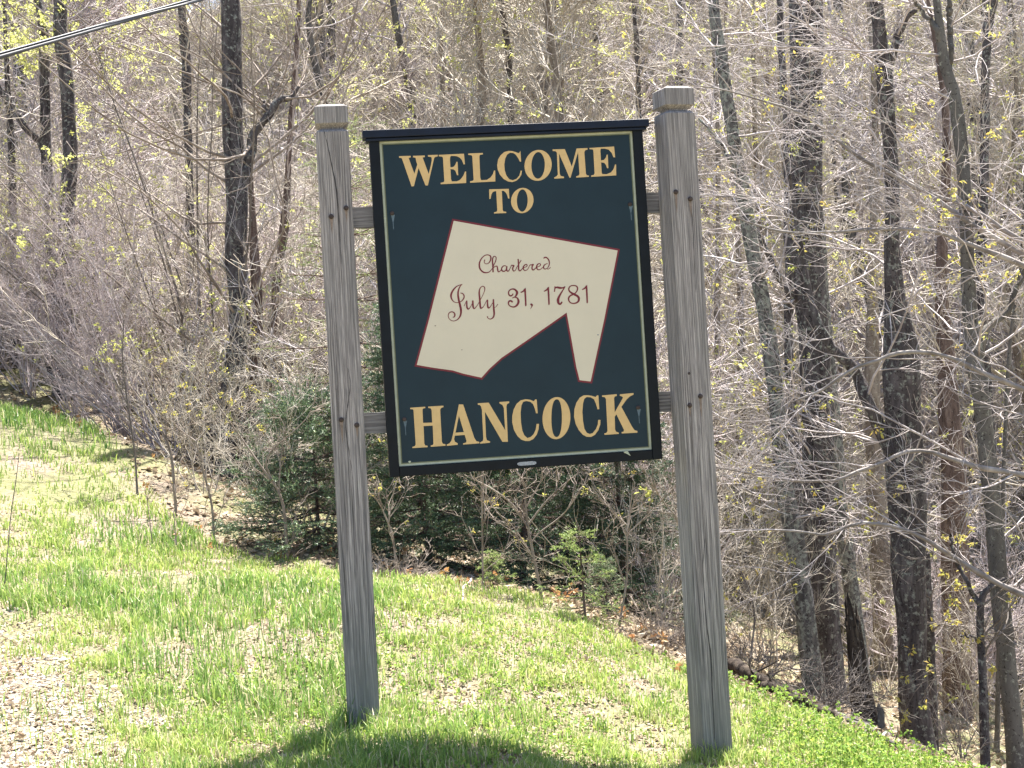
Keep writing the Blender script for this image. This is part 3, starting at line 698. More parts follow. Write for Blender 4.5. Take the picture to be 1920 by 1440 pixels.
def herbs():
    mb = MB()
    x, y = scatter(26000, 5.4, 16.5, 1.5)
    nz = vnoise(x * 1.1 + 20, y * 1.1); rightedge = np.clip((x - .75) * 2.2, 0, 1) * np.clip((y - 6.3) * 1.5, 0, 1)
    keep = inside(x, y, .1) & (rng.uniform(0, 1, len(x)) < np.clip(.10 + .65 * nz + rightedge * .55, 0, 1)) & (gravelness(x, y) < .5)
    x, y, re = x[keep], y[keep], rightedge[keep]; z = height(x, y)
    h = rng.uniform(.015, .05, len(x)) + re * rng.uniform(.02, .10, len(x))
    for k, f in enumerate((1.0, .72, .45)):
        P = np.stack([x + rng.normal(0, .012, len(x)), y + rng.normal(0, .012, len(x)), z + h * f], 1)
        if k: P = P[re > .1]
        leaves(mb, P, (.012, .028), 5, -.25, .55, (.1, 1), clump=False)
    tubes(mb, np.stack([np.stack([x, y, z], 1), np.stack([x, y, z + h], 1)], 1), np.full((len(x), 2), .0009), 3, tone=.1)
    ex = rng.uniform(-.30, .10, 38); eyy = np.interp(ex, eb, ey) * rng.uniform(.95, 1.08, 38); sx = ex * eyy
    SP_ = np.stack([sx, eyy, height(sx, eyy) + rng.uniform(.03, .12, 38)], 1)
    leaves(mb, SP_, (.025, .05), 6, .1, .6, (.4, 1), mat=1, clump=False)
    tubes(mb, np.stack([SP_ * [1, 1, 0] + np.stack([sx * 0, sx * 0, height(sx, eyy)], 1), SP_], 1), np.full((38, 2), .0015), 3, mat=1)
    o = mb.build('ground_cover', [M['herb'], M['seedling']]); tag(o, 'lime green low leafy weeds along the right edge of the verge', 'ground cover', kind='stuff')
herbs()
def litter():
    mb = MB()
    for (n, y0, y1, sz, fl) in ((60000, 5.4, 12, (.012, .034), 0), (34000, 8.2, 24, (.03, .08), 1)):
        x, y = scatter(n, y0, y1, 1.35)
        ins = inside(x, y)
        keep = (~ins | (rng.uniform(0, 1, n) < .85)) if not fl else ~ins
        x, y = x[keep], y[keep]; n2 = len(x)
        P = np.stack([x, y, height(x, y) + rng.uniform(.002, .018, n2) + (.01 if fl else 0)], 1)
        d = norm(np.stack([rng.normal(size=n2), rng.normal(size=n2), rng.normal(size=n2) * .35], 1)); w = norm(np.cross(d, norm(np.stack([rng.normal(size=n2) * .5, rng.normal(size=n2) * .5, np.ones(n2)], 1))))
        s = rng.uniform(*sz, n2)[:, None]; asp = rng.choice([.12, .5, .7, .9], n2)[:, None]; nn = np.cross(d, w)
        V = np.stack([P - d * s * .5, P + w * s * asp * .5 + nn * s * .15, P + d * s * .5, P - w * s * asp * .5 + nn * s * .15], 1).reshape(-1, 3)
        i = np.arange(n2)[:, None] * 4
        mb.add(V, np.concatenate([i + [0, 1, 2], i + [0, 2, 3]]), np.repeat(np.clip(rng.normal(.6, .25, n2), 0, 1), 4))
    o = mb.build('leaf_litter', M['litter']); tag(o, 'pale dead leaves and straw lying on the ground', 'leaf litter', kind='stuff')
litter()
def pebbles():
    mb = MB(); x, y = scatter(60000, 5.4, 9.5, 1.3)
    g_ = gravelness(x, y); keep = rng.uniform(0, 1, len(x)) < g_ * .9
    x, y = x[keep], y[keep]; n = len(x); z = height(x, y)
    s = np.clip(rng.lognormal(-5.1, .45, n), .003, .028)
    base = np.array([[1,0,0],[0,1,0],[-1,0,0],[0,-1,0],[0,0,1],[0,0,-1.]])
    V = base[None] * s[:, None, None] * rng.uniform(.6, 1.3, (n, 6, 1)) * np.array([1.1, 1, .6]); a = rng.uniform(0, 6.28, n)
    X = V[..., 0] * np.cos(a)[:, None] - V[..., 1] * np.sin(a)[:, None]; Yv = V[..., 0] * np.sin(a)[:, None] + V[..., 1] * np.cos(a)[:, None]
    V = np.stack([X + x[:, None], Yv + y[:, None], V[..., 2] + (z + s * .2)[:, None]], -1).reshape(-1, 3)
    F = np.array([[0,1,4],[1,2,4],[2,3,4],[3,0,4],[1,0,5],[2,1,5],[3,2,5],[0,3,5]])
    mb.add(V, (np.arange(n)[:, None, None] * 6 + F[None]).reshape(-1, 3), np.repeat(np.clip(rng.normal(.55, .28, n), 0, 1), 6))
    o = mb.build('gravel', M['pebble'], smooth=False); tag(o, 'pale loose stones on the shoulder at the lower left', 'gravel', kind='stuff')
pebbles()

# ------------------------------------------------------------------ trees traced at their distances
def trunkline(pts, Y, top=None, K=36, bury=.25):
    """pts: (px, py, width px) from the top down; returns polyline base-up with radii"""
    P = np.array([at(p[0], p[1], Y) for p in pts][::-1]); R = np.array([p[2] * .5 * Y / FPX for p in pts][::-1])
    if bury:
        P = np.concatenate([[P[0] + (P[0] - P[1]) / np.linalg.norm(P[1] - P[0]) * bury], P]); R = np.concatenate([[R[0] * 1.25], R])
    if top is not None and P[-1, 2] < top:
        dv = norm(P[-1] - P[-3]); dv = norm(dv + np.array([0, 0, .6])); e = P[-1] + dv * (top - P[-1, 2]) / max(dv[2], .3)
        m_ = (P[-1] + e) / 2 + rng.normal(0, .05, 3)
        P = np.concatenate([P, [m_, e]]); R = np.concatenate([R, [R[-1] * .7, R[-1] * .22]])
    Q = resample(spline(np.concatenate([P, R[:, None]], 1), 6), K)
    if not bury and K > 14:   # boughs: crooked between the traced points, swollen at nodes
        u_ = np.arange(K) * .55 + Q[0, 0] * 7; e_ = np.minimum(1, np.arange(K) / 3.0) * .022
        Q[:, 2] += e_ * vnoise(u_, u_ * 0 + 3); Q[:, 1] += e_ * 2 * vnoise(u_, u_ * 0 + 9); Q[:, 3] *= 1 + .18 * vnoise(u_ * 1.7, u_ * 0 + 1)
    return Q[:, :3], Q[:, 3]
def tree(name, label, cat, stems, mat, twig, branches, leafspec=None, group=None, sides=14, rough=.10, levels=(9, 6), blen=(1.0, 2.2), bup=.05, bbias=None, zr=None, tlen=(.35, .8), t3=(.12, .32), brad=.010, spread=(45, 85), limbmat=None):
    """stems: list of (P, R). The first is the trunk; the rest are limbs"""
    org = stems[0][0][1].copy()
    root = empty(name, Vector(org), label, cat, group)
    for k, (P, R) in enumerate(stems):
        b = MB(); tubes(b, (P - org)[None], R[None], sides if k == 0 else max(7, sides - 5), rough=rough)
        b.build('trunk' if k == 0 else 'limb', mat if k == 0 or limbmat is None else limbmat, root, True)
    tw = MB(); tips = []
    SP = [resample(np.concatenate([P, R[:, None]], 1), 24) for P, R in stems]
    S = np.stack([s[:, :3] for s in SP]); SR = np.stack([s[:, 3] for s in SP])
    if zr is not None:
        q = []
        for s in SP:
            m_ = (s[:, 2] > zr[0]) & (s[:, 2] < zr[1])
            if m_.sum() > 2: q.append(resample(s[m_], 24))
        if q: S = np.stack([s[:, :3] for s in q]); SR = np.stack([s[:, 3] for s in q])
    if branches:
        P1, R1 = grow(S, SR, branches / len(S), blen, spread, 9, bup, .16, 0, 1, .35, .004, brad, .3, bbias, .3, .3)
        P2, R2 = grow(P1, R1, levels[0], tlen, (25, 65), 6, bup * .5, .16, .15, 1, .6, .0025, .006, .35, bbias, .3, .4)
        P3, R3 = grow(P2, R2, levels[1], t3, (25, 65), 4, .02, .16, .15, 1, .7, .0018, .0035, .45, None, .2, .4)
        tubes(tw, P1 - org, R1, 5); tubes(tw, P2 - org, R2, 3); tubes(tw, P3 - org, R3, 3)
        tag(tw.build('branches', twig, root, True), kind='stuff')
        if leafspec:
            prob, size, per, lm = leafspec
            tp = np.concatenate([P3[:, -1], P3[:, 2], P2[:, -1]]); tp = tp[rng.uniform(0, 1, len(tp)) < prob]
            if len(tp):
                lb = MB(); leaves(lb, tp - org, size, per); tag(lb.build('leaves', lm, root), kind='stuff')
    return root
def L3(pts, Y, K=30, r=.85):
    P, R = trunkline(pts, Y, None, K, 0); return P, R * r

T1 = trunkline([(1337,0,20),(1350,83,22),(1360,167,24),(1377,267,24),(1390,333,26),(1410,467,28),(1430,563,28),(1447,680,30),(1457,763,30),(1470,913,34),(1480,960,36),(1493,1027,37),(1507,1127,38),(1518,1227,40),(1527,1312,46)], 12, 5.6)
tree('bare_tree', 'slim tree speckled with pale lichen, leaning in front of the thick dark trunk', 'tree', [T1, L3([(1310,225,6),(1345,262,9),(1390,330,14)], 12)], M['bark_lichen'], M['twig_pale'], 16, (.07, (.016, .036), 4, M['bud']), bbias=(-.04, -.01, 0), zr=(-.2, 5.2))
T2 = trunkline([(1511,0,64),(1513,240,58),(1515,480,58),(1528,650,58),(1533,800,60),(1536,960,60),(1545,1130,56),(1553,1230,54),(1560,1310,60)], 13, 6)
tree('bare_tree', 'thick dark straight trunk right of the sign, largest in the wood edge', 'tree', [T2, L3([(1405,395,8),(1450,500,14),(1490,560,18),(1520,600,20)], 13)], M['bark_grey'], M['twig_pale'], 12, (.07, (.016, .036), 4, M['bud']), bbias=(-.03, -.02, 0), zr=(0, 5.4))
T3 = trunkline([(1540,420,14),(1548,600,20),(1565,800,26),(1577,960,27),(1597,1110,30),(1610,1210,30),(1620,1300,34)], 13.5, None)
tree('bare_tree', 'pale speckled narrow tree rising behind the broken black stump', 'tree', [T3], M['bark_lichen'], M['twig_pale'], 6, (.1, (.018, .035), 4, M['bud']), zr=(-.5, 3))
T4 = trunkline([(1643,0,24),(1650,70,26),(1657,133,30),(1668,260,28),(1673,367,28),(1672,480,30),(1681,580,44),(1690,650,66),(1694,800,70),(1700,960,70),(1705,1093,64),(1710,1193,54),(1714,1327,58),(1725,1400,62),(1732,1440,84)], 11.5, 5)
T4l = L3([(1480,330,8),(1520,560,14),(1550,640,22),(1600,690,26),(1632,765,30),(1672,850,34)], 11.45)
T4r = L3([(1715,20,12),(1686,60,16),(1668,120,20),(1657,150,22)], 11.55)
tree('bare_tree', 'grey forked tree with a burl low on its trunk, wide limb leaving to the left', 'tree', [T4, T4l, T4r], M['bark_grey'], M['twig_pale'], 16, (.09, (.02, .04), 3, M['bud_amber']), bbias=(-.05, -.01, 0), zr=(-.6, 4.6))
T4b = trunkline([(1738,1040,12),(1744,1180,16),(1748,1300,18),(1752,1440,22)], 12.2, None)
tree('bare_tree', 'thin dark stem half hidden behind the grey forked tree', 'tree', [T4b], M['bark_grey'], M['twig_dark'], 4, None, zr=(-1, 1), blen=(.4, .8))
T5 = trunkline([(1756,0,14),(1764,70,18),(1773,133,22),(1787,167,24),(1797,233,26),(1807,333,24),(1814,480,26),(1819,600,28),(1827,680,32),(1840,747,32),(1847,813,30),(1857,913,32),(1863,960,32),(1873,1093,34),(1883,1193,34),(1893,1293,34),(1903,1393,36),(1910,1480,44)], 11, 5)
T5r = L3([(1925,480,7),(1913,530,10),(1885,590,14),(1845,625,18),(1832,690,22)], 11)
T5u = L3([(1712,0,7),(1730,25,9),(1746,40,11),(1766,90,14)], 11); T5v = L3([(1778,0,12),(1782,60,13),(1780,130,14)], 11.1)
tree('bare_tree', 'smooth grey tree with a narrow fork at the top, near the right edge', 'tree', [T5, T5r, T5u, T5v], M['bark_smooth'], M['twig_pale'], 20, (.11, (.02, .042), 3, M['bud_amber']), bbias=(-.06, -.02, .0), zr=(-.8, 4.6))
T6 = trunkline([(1887,1085,8),(1862,1098,10),(1842,1118,13),(1838,1177,15),(1844,1293,17),(1847,1440,20)], 10.6, None, bury=.8)
tree('sapling', 'small black-stemmed sapling with spreading crooked arms, lower right', 'sapling', [T6, L3([(1780,1000,5),(1790,1045,8),(1813,1095,10),(1838,1135,12)], 10.6), L3([(1800,1190,4),(1822,1195,5),(1838,1205,8)], 10.6)], M['bark_grey'], M['twig_dark'], 12, (.3, (.02, .045), 5, M['bud_amber']), zr=(-1, 2), blen=(.4, 1.0), levels=(6, 4), brad=.008)
T7 = trunkline([(1765,500,22),(1775,700,36),(1786,850,44),(1790,960,50),(1793,1150,52),(1797,1340,58)], 15, 5)
tree('bare_tree', 'reddish brown trunk standing back between the forked tree and the smooth one', 'tree', [T7], M['bark_red'], M['twig_tan'], 10, (.15, (.02, .04), 3, M['bud_amber']), zr=(-.5, 4.5))
T8 = trunkline([(1915,480,5),(1905,560,6),(1893,650,7),(1885,800,7),(1880,947,8),(1876,1100,9),(1870,1350,10)], 12.5, 3.6)
tree('sapling', 'straight thin sapling rising beside the smooth grey tree', 'sapling', [T8], M['bark_smooth'], M['twig_pale'], 12, (.3, (.02, .045), 5, M['bud_amber']), zr=(-.5, 3.4), blen=(.5, 1.2), levels=(6, 4), brad=.006)
# right-hand tree beyond the frame edge: its long pale boughs reach in
T9 = trunkline([(2010,0,40),(2030,500,44),(2050,1000,50),(2075,1500,60)], 11.2, 5.5)
bl = [L3([(1560,262,4),(1640,300,7),(1720,350,9),(1800,385,12),(1900,440,16),(2020,500,22)], 10.9), L3([(1310,165,4),(1400,185,6),(1500,215,8),(1620,300,11),(1760,380,14),(1880,455,18),(2020,540,24)], 10.8),
      L3([(1330,1000,4),(1440,995,6),(1540,1000,9),(1620,980,12),(1700,1000,13),(1800,1050,15),(1900,1110,20),(2050,1160,26)], 10.4), L3([(1480,760,5),(1540,735,9),(1590,700,11),(1700,660,13),(1850,700,15),(2030,790,22)], 10.5),
      L3([(1340,880,4),(1430,895,7),(1530,905,9),(1620,880,11),(1720,850,13),(1860,880,16),(2040,920,24)], 10.6),
      L3([(1320,390,4),(1400,420,6),(1500,440,8),(1620,430,10),(1750,440,12),(1880,480,16),(2030,560,22)], 10.7)]
tree('bare_tree', 'tree at the far right edge whose long pale boughs sweep left across the trunks', 'tree', [T9] + [(p_, r_ * .72) for p_, r_ in bl], M['bark_smooth'], M['twig_pale'], 56, (.06, (.018, .04), 3, M['bud_amber']), bbias=(-.10, -.01, .015), zr=(-2, 5), blen=(.7, 1.9), levels=(7, 5), spread=(20, 60), limbmat=M['twig_bough'])
# left
TL = trunkline([(432,0,36),(435,133,38),(437,267,38),(445,367,42),(441,480,40),(450,563,40),(447,630,40),(435,707,36),(427,747,34),(423,840,42),(430,905,60)], 16, 6.9)
TLf = L3([(560,165,6),(545,182,10),(523,187,16),(500,227,18),(477,253,20),(468,300,22),(455,350,26)], 16)
TLs = L3([(495,188,6),(497,205,10),(505,215,12)], 16)
tree('bare_tree', 'dark rough trunk left of the sign with a crooked broken limb', 'tree', [TL, TLf, TLs], M['bark_grey'], M['twig_brown'], 34, (.06, (.02, .04), 4, M['bud']), zr=(1.2, 5.2), bbias=(-.13, -.01, .08), blen=(1.6, 3.6), brad=.017, levels=(7, 3), tlen=(.4, 1.1))
TL2 = trunkline([(470,330,10),(474,420,14),(480,520,20),(483,600,20),(472,690,22),(455,780,24),(447,870,26)], 16.4, None)
tree('bare_tree', 'brown peeling stem hugging the right side of the dark rough trunk', 'tree', [TL2], M['bark_red'], M['twig_tan'], 6, None, zr=(1, 4), blen=(.5, 1.1))
TU = trunkline([(114,0,24),(113,60,26),(125,150,26),(129,230,26),(132,300,28),(124,420,30),(118,700,34)], 17.3, 6.6)
tree('bare_tree', 'dark upright tree in the upper left corner under the cable', 'tree', [TU], M['bark_grey'], M['twig_pale'], 16, (.35, (.03, .06), 4, M['haze_leaf']), zr=(2.5, 6.6), blen=(1.0, 2.2))
TU2 = trunkline([(80,40,17),(83,120,19),(86,270,20),(95,450,22),(100,700,26)], 17.8, 6.8)
tree('bare_tree', 'thinner dark tree beside the upright one, upper left', 'tree', [TU2, L3([(-40,120,12),(5,175,16),(40,230,16),(75,265,16),(90,330,18)], 17.8)], M['bark_grey'], M['twig_pale'], 16, (.4, (.03, .06), 4, M['haze_leaf']), zr=(2.5, 6.6), blen=(1.0, 2.2))
TU3 = trunkline([(8,0,8),(12,100,9),(14,160,10),(22,300,14),(30,720,16)], 18, 6.8)
tree('bare_tree', 'slender tree at the left frame edge above the grass bank', 'tree', [TU3], M['bark_grey'], M['twig_pale'], 14, (.45, (.03, .06), 4, M['haze_leaf']), zr=(2.5, 6.6), blen=(1.0, 2.0))
# mid-distance trunks
mids = [([(345,60,16),(350,150,18),(355,300,16),(362,640,18)], 19, 'bark_grey', 'slim dark trunk seen between the cable and the rough left trunk'),
        ([(540,330,12),(535,420,16),(520,520,16),(500,760,18)], 17, 'bark_red', 'leaning brown trunk just left of the left post'),
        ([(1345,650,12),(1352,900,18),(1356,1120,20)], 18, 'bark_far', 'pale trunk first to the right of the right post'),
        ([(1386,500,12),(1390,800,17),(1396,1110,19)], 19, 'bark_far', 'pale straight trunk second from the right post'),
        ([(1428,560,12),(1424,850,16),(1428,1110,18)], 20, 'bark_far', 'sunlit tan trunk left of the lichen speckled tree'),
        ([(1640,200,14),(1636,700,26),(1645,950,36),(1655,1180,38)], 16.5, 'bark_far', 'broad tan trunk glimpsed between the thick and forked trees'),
        ([(940,0,10),(948,60,12),(955,130,12),(962,400,14)], 20, 'bark_grey', 'thin dark trunk rising above the middle of the sign'),
        ([(820,40,7),(828,110,9),(835,400,12)], 21, 'bark_far', 'faint slim trunk above the sign heading'),
        ([(1860,0,18),(1848,100,18),(1846,240,18),(1838,520,20)], 16, 'bark_grey', 'dark trunk in the top right corner behind the fork'),
        ([(1190,40,8),(1196,120,10),(1200,400,12)], 20, 'bark_grey', 'slim trunk standing behind the right end of the sign heading'),
        ([(1465,100,14),(1478,300,18),(1480,700,20)], 15, 'bark_grey', 'shadowy trunk tight behind the thick dark one')]
for pts, Y, mt, lab in mids:
    p = pts[-1]; x = at(p[0], p[1], Y)[0]; zb = float(height(x, Y)); pl = list(pts)
    T = trunkline(pl, Y, 7.0, bury=0); P = np.concatenate([[[T[0][0][0], Y, zb - .2]], T[0]]); R = np.concatenate([[T[1][0] * 1.2], T[1]])
    tree('bare_tree', lab, 'tree', [(P, R)], M[mt], M['twig_pale' if Y < 19 else 'twig_tan'], 12, (.12, (.02, .045), 4, M['haze_leaf']), zr=(1, 6.5), blen=(1, 2.2), levels=(7, 5))

# fan of arching stems left of the dark trunk
def shrub(label, base, Y, dirs, height_, rad, twig, n1, n2, leafspec=None, cat='shrub', name='shrub', lean=(0, 0), spread=.5, wander=.10, tl=(.3, .8), t3=(.12, .3), group=None, nlv=(5, 4), up=.03):
    b0 = at(base[0], base[1], Y); b0[2] = float(height(b0[0], b0[1])) - .05
    root = empty(name, Vector(b0), label, cat, group)
    K = 12; P = np.empty((n1, K, 3)); P[:, 0] = rng.normal(0, .06, (n1, 3)) * [1, 1, 0]
    th = rng.normal(0, spread, (n1, 2)); d = norm(np.stack([lean[0] + th[:, 0], lean[1] + th[:, 1], np.ones(n1)], 1))
    if dirs is not None: d = norm(np.array([[a, rng.normal(0, .15), 1.0] for a in dirs])[:n1])
    L = height_ * rng.uniform(.65, 1.05, n1)
    for k in range(1, K):
        d = norm(d + rng.normal(0, wander, (n1, 3)) * .6 + np.array([0, 0, up])); P[:, k] = P[:, k - 1] + d * (L / (K - 1))[:, None]
    R = rad * rng.uniform(.6, 1.1, n1)[:, None] * np.linspace(1, .22, K)[None]
    b = MB(); tubes(b, P, R, 5); b.build('stems', twig, root, True)
    P2, R2 = grow(P, R, n2, tl, (20, 60), 6, .04, .13, .2, 1, .6, .0022, .007, .35, None, .1, .4)
    P3, R3 = grow(P2, R2, nlv[0], t3, (20, 60), 4, .03, .16, .1, 1, .7, .0016, .004, .45)
    b = MB(); tubes(b, P2, R2, 3); tubes(b, P3, R3, 3)
    if nlv[1]:
        P4, R4 = grow(P3, R3, nlv[1] * .5, (t3[0] * .5, t3[1] * .5), (20, 60), 3, .03, .16, .1, 1, .8, .0014, .003, .5); tubes(b, P4, R4, 3)
    tag(b.build('twigs', twig, root, True), kind='stuff')
    if leafspec:
        tp = np.concatenate([P3[:, -1], P2[:, -1]]); tp = tp[rng.uniform(0, 1, len(tp)) < leafspec[0]]
        if len(tp): lb = MB(); leaves(lb, tp, leafspec[1], leafspec[2]); tag(lb.build('leaves', leafspec[3], root), kind='stuff')
    return root
shrub('many-stemmed shrub fanning up and left from the dark rough trunk', (415,800), 16.6, list(np.linspace(-1.0, .1, 17)), 5.2, .019, M['twig_dark'], 17, 9, (.06, (.02, .04), 4, M['bud']), wander=.07, up=.0, tl=(.5, 1.3), nlv=(4, 3))
shrub('second fan of pale stems arching left above the brush', (330,850), 15.8, list(np.linspace(-1.2, .4, 14)), 4.0, .010, M['twig_pale'], 14, 10, (.05, (.02, .04), 4, M['bud']), wander=.09, up=.0, tl=(.5, 1.2), nlv=(5, 3))
mauve = [((60,760),17,-.1,'leftmost mauve twiggy bush above the grass bank'),((150,790),16.6,-.2,'second mauve bush, arching over the bank'),((230,825),16,-.3,'third mauve bush with tangled tips, above the top of the grass'),((110,740),18.2,.1,'mauve bush set behind the front row of brush'),((290,845),16,-.5,'mauve bush left of the fan of stems'),((0,740),17.8,.2,'mauve bush cut by the left frame edge')]
for bs, Y, ln, lab in mauve:
    shrub(lab, bs, Y, None, 2.7, .009, M['twig_mauve'], 18, 10, (.03, (.02, .035), 4, M['bud']), lean=(ln, 0), spread=.35, tl=(.35, .9), nlv=(6, 4), cat='bush', name='bush')
# saplings and shoots along the edge of the grass (traced)
def sapling(label, lines, Y, twig, br=8, blen=(.2, .5), leaf=(.07, (.015, .028), 3, 'bud_amber'), rm=None, cat='sapling', name='sapling'):
    st = []
    for i, pts in enumerate(lines):
        P, R = trunkline(pts, Y, None, 14, .12 if i == 0 else 0); st.append((P, R * .55))
    return tree(name, label, cat, st, twig, twig, br * .6, (leaf[0], leaf[1], leaf[2], M[leaf[3]]) if leaf else None, sides=7, rough=.03, levels=(4, 2), blen=blen, tlen=(.1, .28), t3=(.04, .10), brad=.0032, spread=(20, 45), bup=.12)
sapling('forked grey sapling just left of the left post, rising from the dry grass', [[(477,857,7),(500,890,8),(520,917,9),(533,960,10),(538,1042,12)],[(430,790,5),(455,825,6),(477,857,7),(520,917,8)],[(350,690,3),(390,735,4),(430,790,5),(455,825,6)],[(535,790,3),(528,850,4),(524,900,5),(524,925,6)],[(590,770,3),(560,800,4),(500,860,5),(520,917,6)]], 11.4, M['twig_brown'], 30)
sapling('thin sapling forking low, left of the forked grey one', [[(367,827,6),(380,880,7),(397,947,8),(402,1030,9)],[(400,790,3),(380,815,5),(367,827,6)],[(330,800,3),(350,815,4),(367,827,5)]], 11.9, M['twig_brown'], 18)
sapling('leaning dark whip above the top edge of the grass', [[(232,600,4),(230,680,5),(240,760,6),(253,853,7),(256,900,8)],[(180,640,3),(205,690,4),(240,760,5)]], 13, M['twig_dark'], 16, leaf=(.2, (.018, .035), 4, 'bud'))
sapling('curved bare sapling beside the dark whip', [[(240,720,4),(268,755,5),(293,790,7),(310,820,8),(322,860,10),(330,960,11)],[(300,700,3),(308,760,4),(312,820,6)]], 12.6, M['twig_brown'], 20)
sapling('upright bare shoot left of the forked grey sapling in dead grass', [[(275,930,3),(280,970,3.5),(287,1030,4)]], 11.6, M['twig_brown'], 3, (.1, .2), None)
sapling('wavy thin shoot in the dry grass, middle of the left bank', [[(325,960,3),(328,990,3.5),(333,1040,4)]], 11.4, M['twig_brown'], 3, (.1, .2), None)
sapling('tall dry weed stalk at the left frame edge', [[(36,850,2.2),(30,900,3),(20,970,3.5),(12,1062,4)]], 9.4, M['twig_dark'], 0, leaf=None, cat='weed stalk', name='weed_stalk')
sapling('slender stem standing under the left half of the sign', [[(903,880,6),(904,960,6.5),(905,1050,7),(906,1125,8)],[(960,915,3),(925,945,4),(905,985,5)]], 10.5, M['twig_brown'], 16)
sapling('many-armed pale shrub stem below the middle of the sign', [[(985,940,8),(990,985,9),(1000,1040,10),(1012,1100,11)],[(870,890,3),(920,915,5),(960,945,6),(988,985,8)],[(1080,890,3),(1050,915,5),(1020,945,6),(990,985,8)],[(1100,900,3),(1060,960,4),(1010,1000,5),(996,1020,6)],[(930,960,3),(960,985,4),(1000,1045,6)],[(965,880,3),(985,910,5),(985,945,7)],[(1030,880,3),(1010,910,4),(988,950,6)]], 10.3, M['twig_brown'], 46, (.2, .45), (.05, (.015, .03), 4, 'bud_amber'))
sapling('twiggy sapling with upturned forks right of the small green spruce', [[(1187,905,3),(1182,950,5),(1176,1000,6),(1176,1080,7),(1165,1150,8),(1157,1205,9)],[(1110,915,3),(1140,950,4),(1176,985,5)],[(1240,940,3),(1215,965,4),(1178,1000,5)],[(1145,1015,3),(1160,1060,4),(1174,1100,5)]], 9.9, M['twig_brown'], 26, (.15, .4))
sapling('yellow-leaved slanting shoot beneath the right end of the sign', [[(1205,875,3),(1225,910,4),(1250,950,5),(1275,985,6),(1290,1100,8)]], 9.9, M['twig_brown'], 14, (.15, .35), (.8, (.025, .05), 5, 'bud'))
sapling('thin forked sapling between left post and the sign edge', [[(705,905,4),(715,950,5),(735,1000,6),(742,1060,7)],[(760,870,3),(740,915,4),(728,985,5)]], 10.7, M['twig_brown'], 16, (.15, .4))
sapling('amber-leaved low shrub at the foot of the right-hand trees', [[(1790,1340,4),(1800,1390,5),(1806,1470,7)],[(1760,1360,3),(1785,1400,4),(1804,1440,5)],[(1840,1350,3),(1815,1400,4),(1805,1440,5)]], 9.6, M['twig_brown'], 22, (.15, .35), (.40, (.02, .04), 4, 'bud'))
sapling('crooked brown sapling just right of the right post', [[(1385,1060,4),(1402,1100,6),(1415,1150,7),(1410,1210,8),(1400,1290,9)],[(1375,1000,3),(1385,1060,4),(1402,1110,5)]], 11.6, M['twig_dark'], 14, (.2, .4))
# curly dead weeds under the sign's right end
for k, (px, py, lab) in enumerate([(1215,1130,'curled tangle of dead grey weeds left of the right post'),(1262,1180,'smaller dead weed tangle touching the right post'),(745,1075,'bleached dead weed tuft right of the left post')]):
    shrub(lab, (px, py), 9.9 if k < 2 else 10.6, None, .5 if k < 2 else .32, .0035, M['twig_brown'], 26, 5, None, 'dead weed', 'dead_weeds', spread=.6, wander=.42, tl=(.08, .22), t3=(.04, .1), nlv=(2, 0), up=-.06)
# low bare bushes filling the edge of the wood
low = [((600,1040),12.2,'bare thicket directly behind the left post'),((1330,1240),11.8,'bare brush right behind the right post'),((1440,1270),12.6,'bare brush between right post and speckled tree'),((1240,1150),11.4,'bare brush behind the dead weeds under the sign'),((1660,1300),14.5,'brush behind the broken stump'),((1860,1350),13.4,'brush between the last two trees on the right'),((500,960),13.2,'bare bush at the foot of the dark rough trunk'),((390,900),13.6,'pale brush to the left of the dark rough trunk')]
for bs, Y, lab in low:
    shrub(lab, bs, Y, None, 1.5, .007, M['twig_tan'], 10, 8, (.07, (.015, .035), 3, M['bud_amber']), spread=.45, tl=(.25, .7), nlv=(5, 3), cat='bush', name='bush')

# ------------------------------------------------------------------ spruces
def shoots(mb, P, R, per, nl, nw, tone, mat=1):
    """needles along the polylines P"""
    N, K, _ = P.shape; M_ = N * per; pi = np.repeat(np.arange(N), per); t = np.tile(np.linspace(.04, .99, per), N); f = t * (K - 1); i0 = np.minimum(f.astype(int), K - 2); fr = (f - i0)[:, None]
    p = P[pi, i0] * (1 - fr) + P[pi, i0 + 1] * fr; T = norm(P[pi, i0 + 1] - P[pi, i0])
    q = norm(np.cross(T, rng.normal(size=(M_, 3)))); d = norm(T * .75 + q + np.array([0, 0, .18])); L = rng.uniform(.7, 1.15, M_)[:, None] * nl
    w = norm(np.cross(d, rng.normal(size=(M_, 3)))) * nw
    V = np.stack([p - w, p + w, p + d * L], 1).reshape(-1, 3); i = np.arange(M_)[:, None] * 3
    mb.add(V, i + [0, 1, 2], np.repeat(np.clip(rng.uniform(*tone, M_), 0, 1), 3), mat)
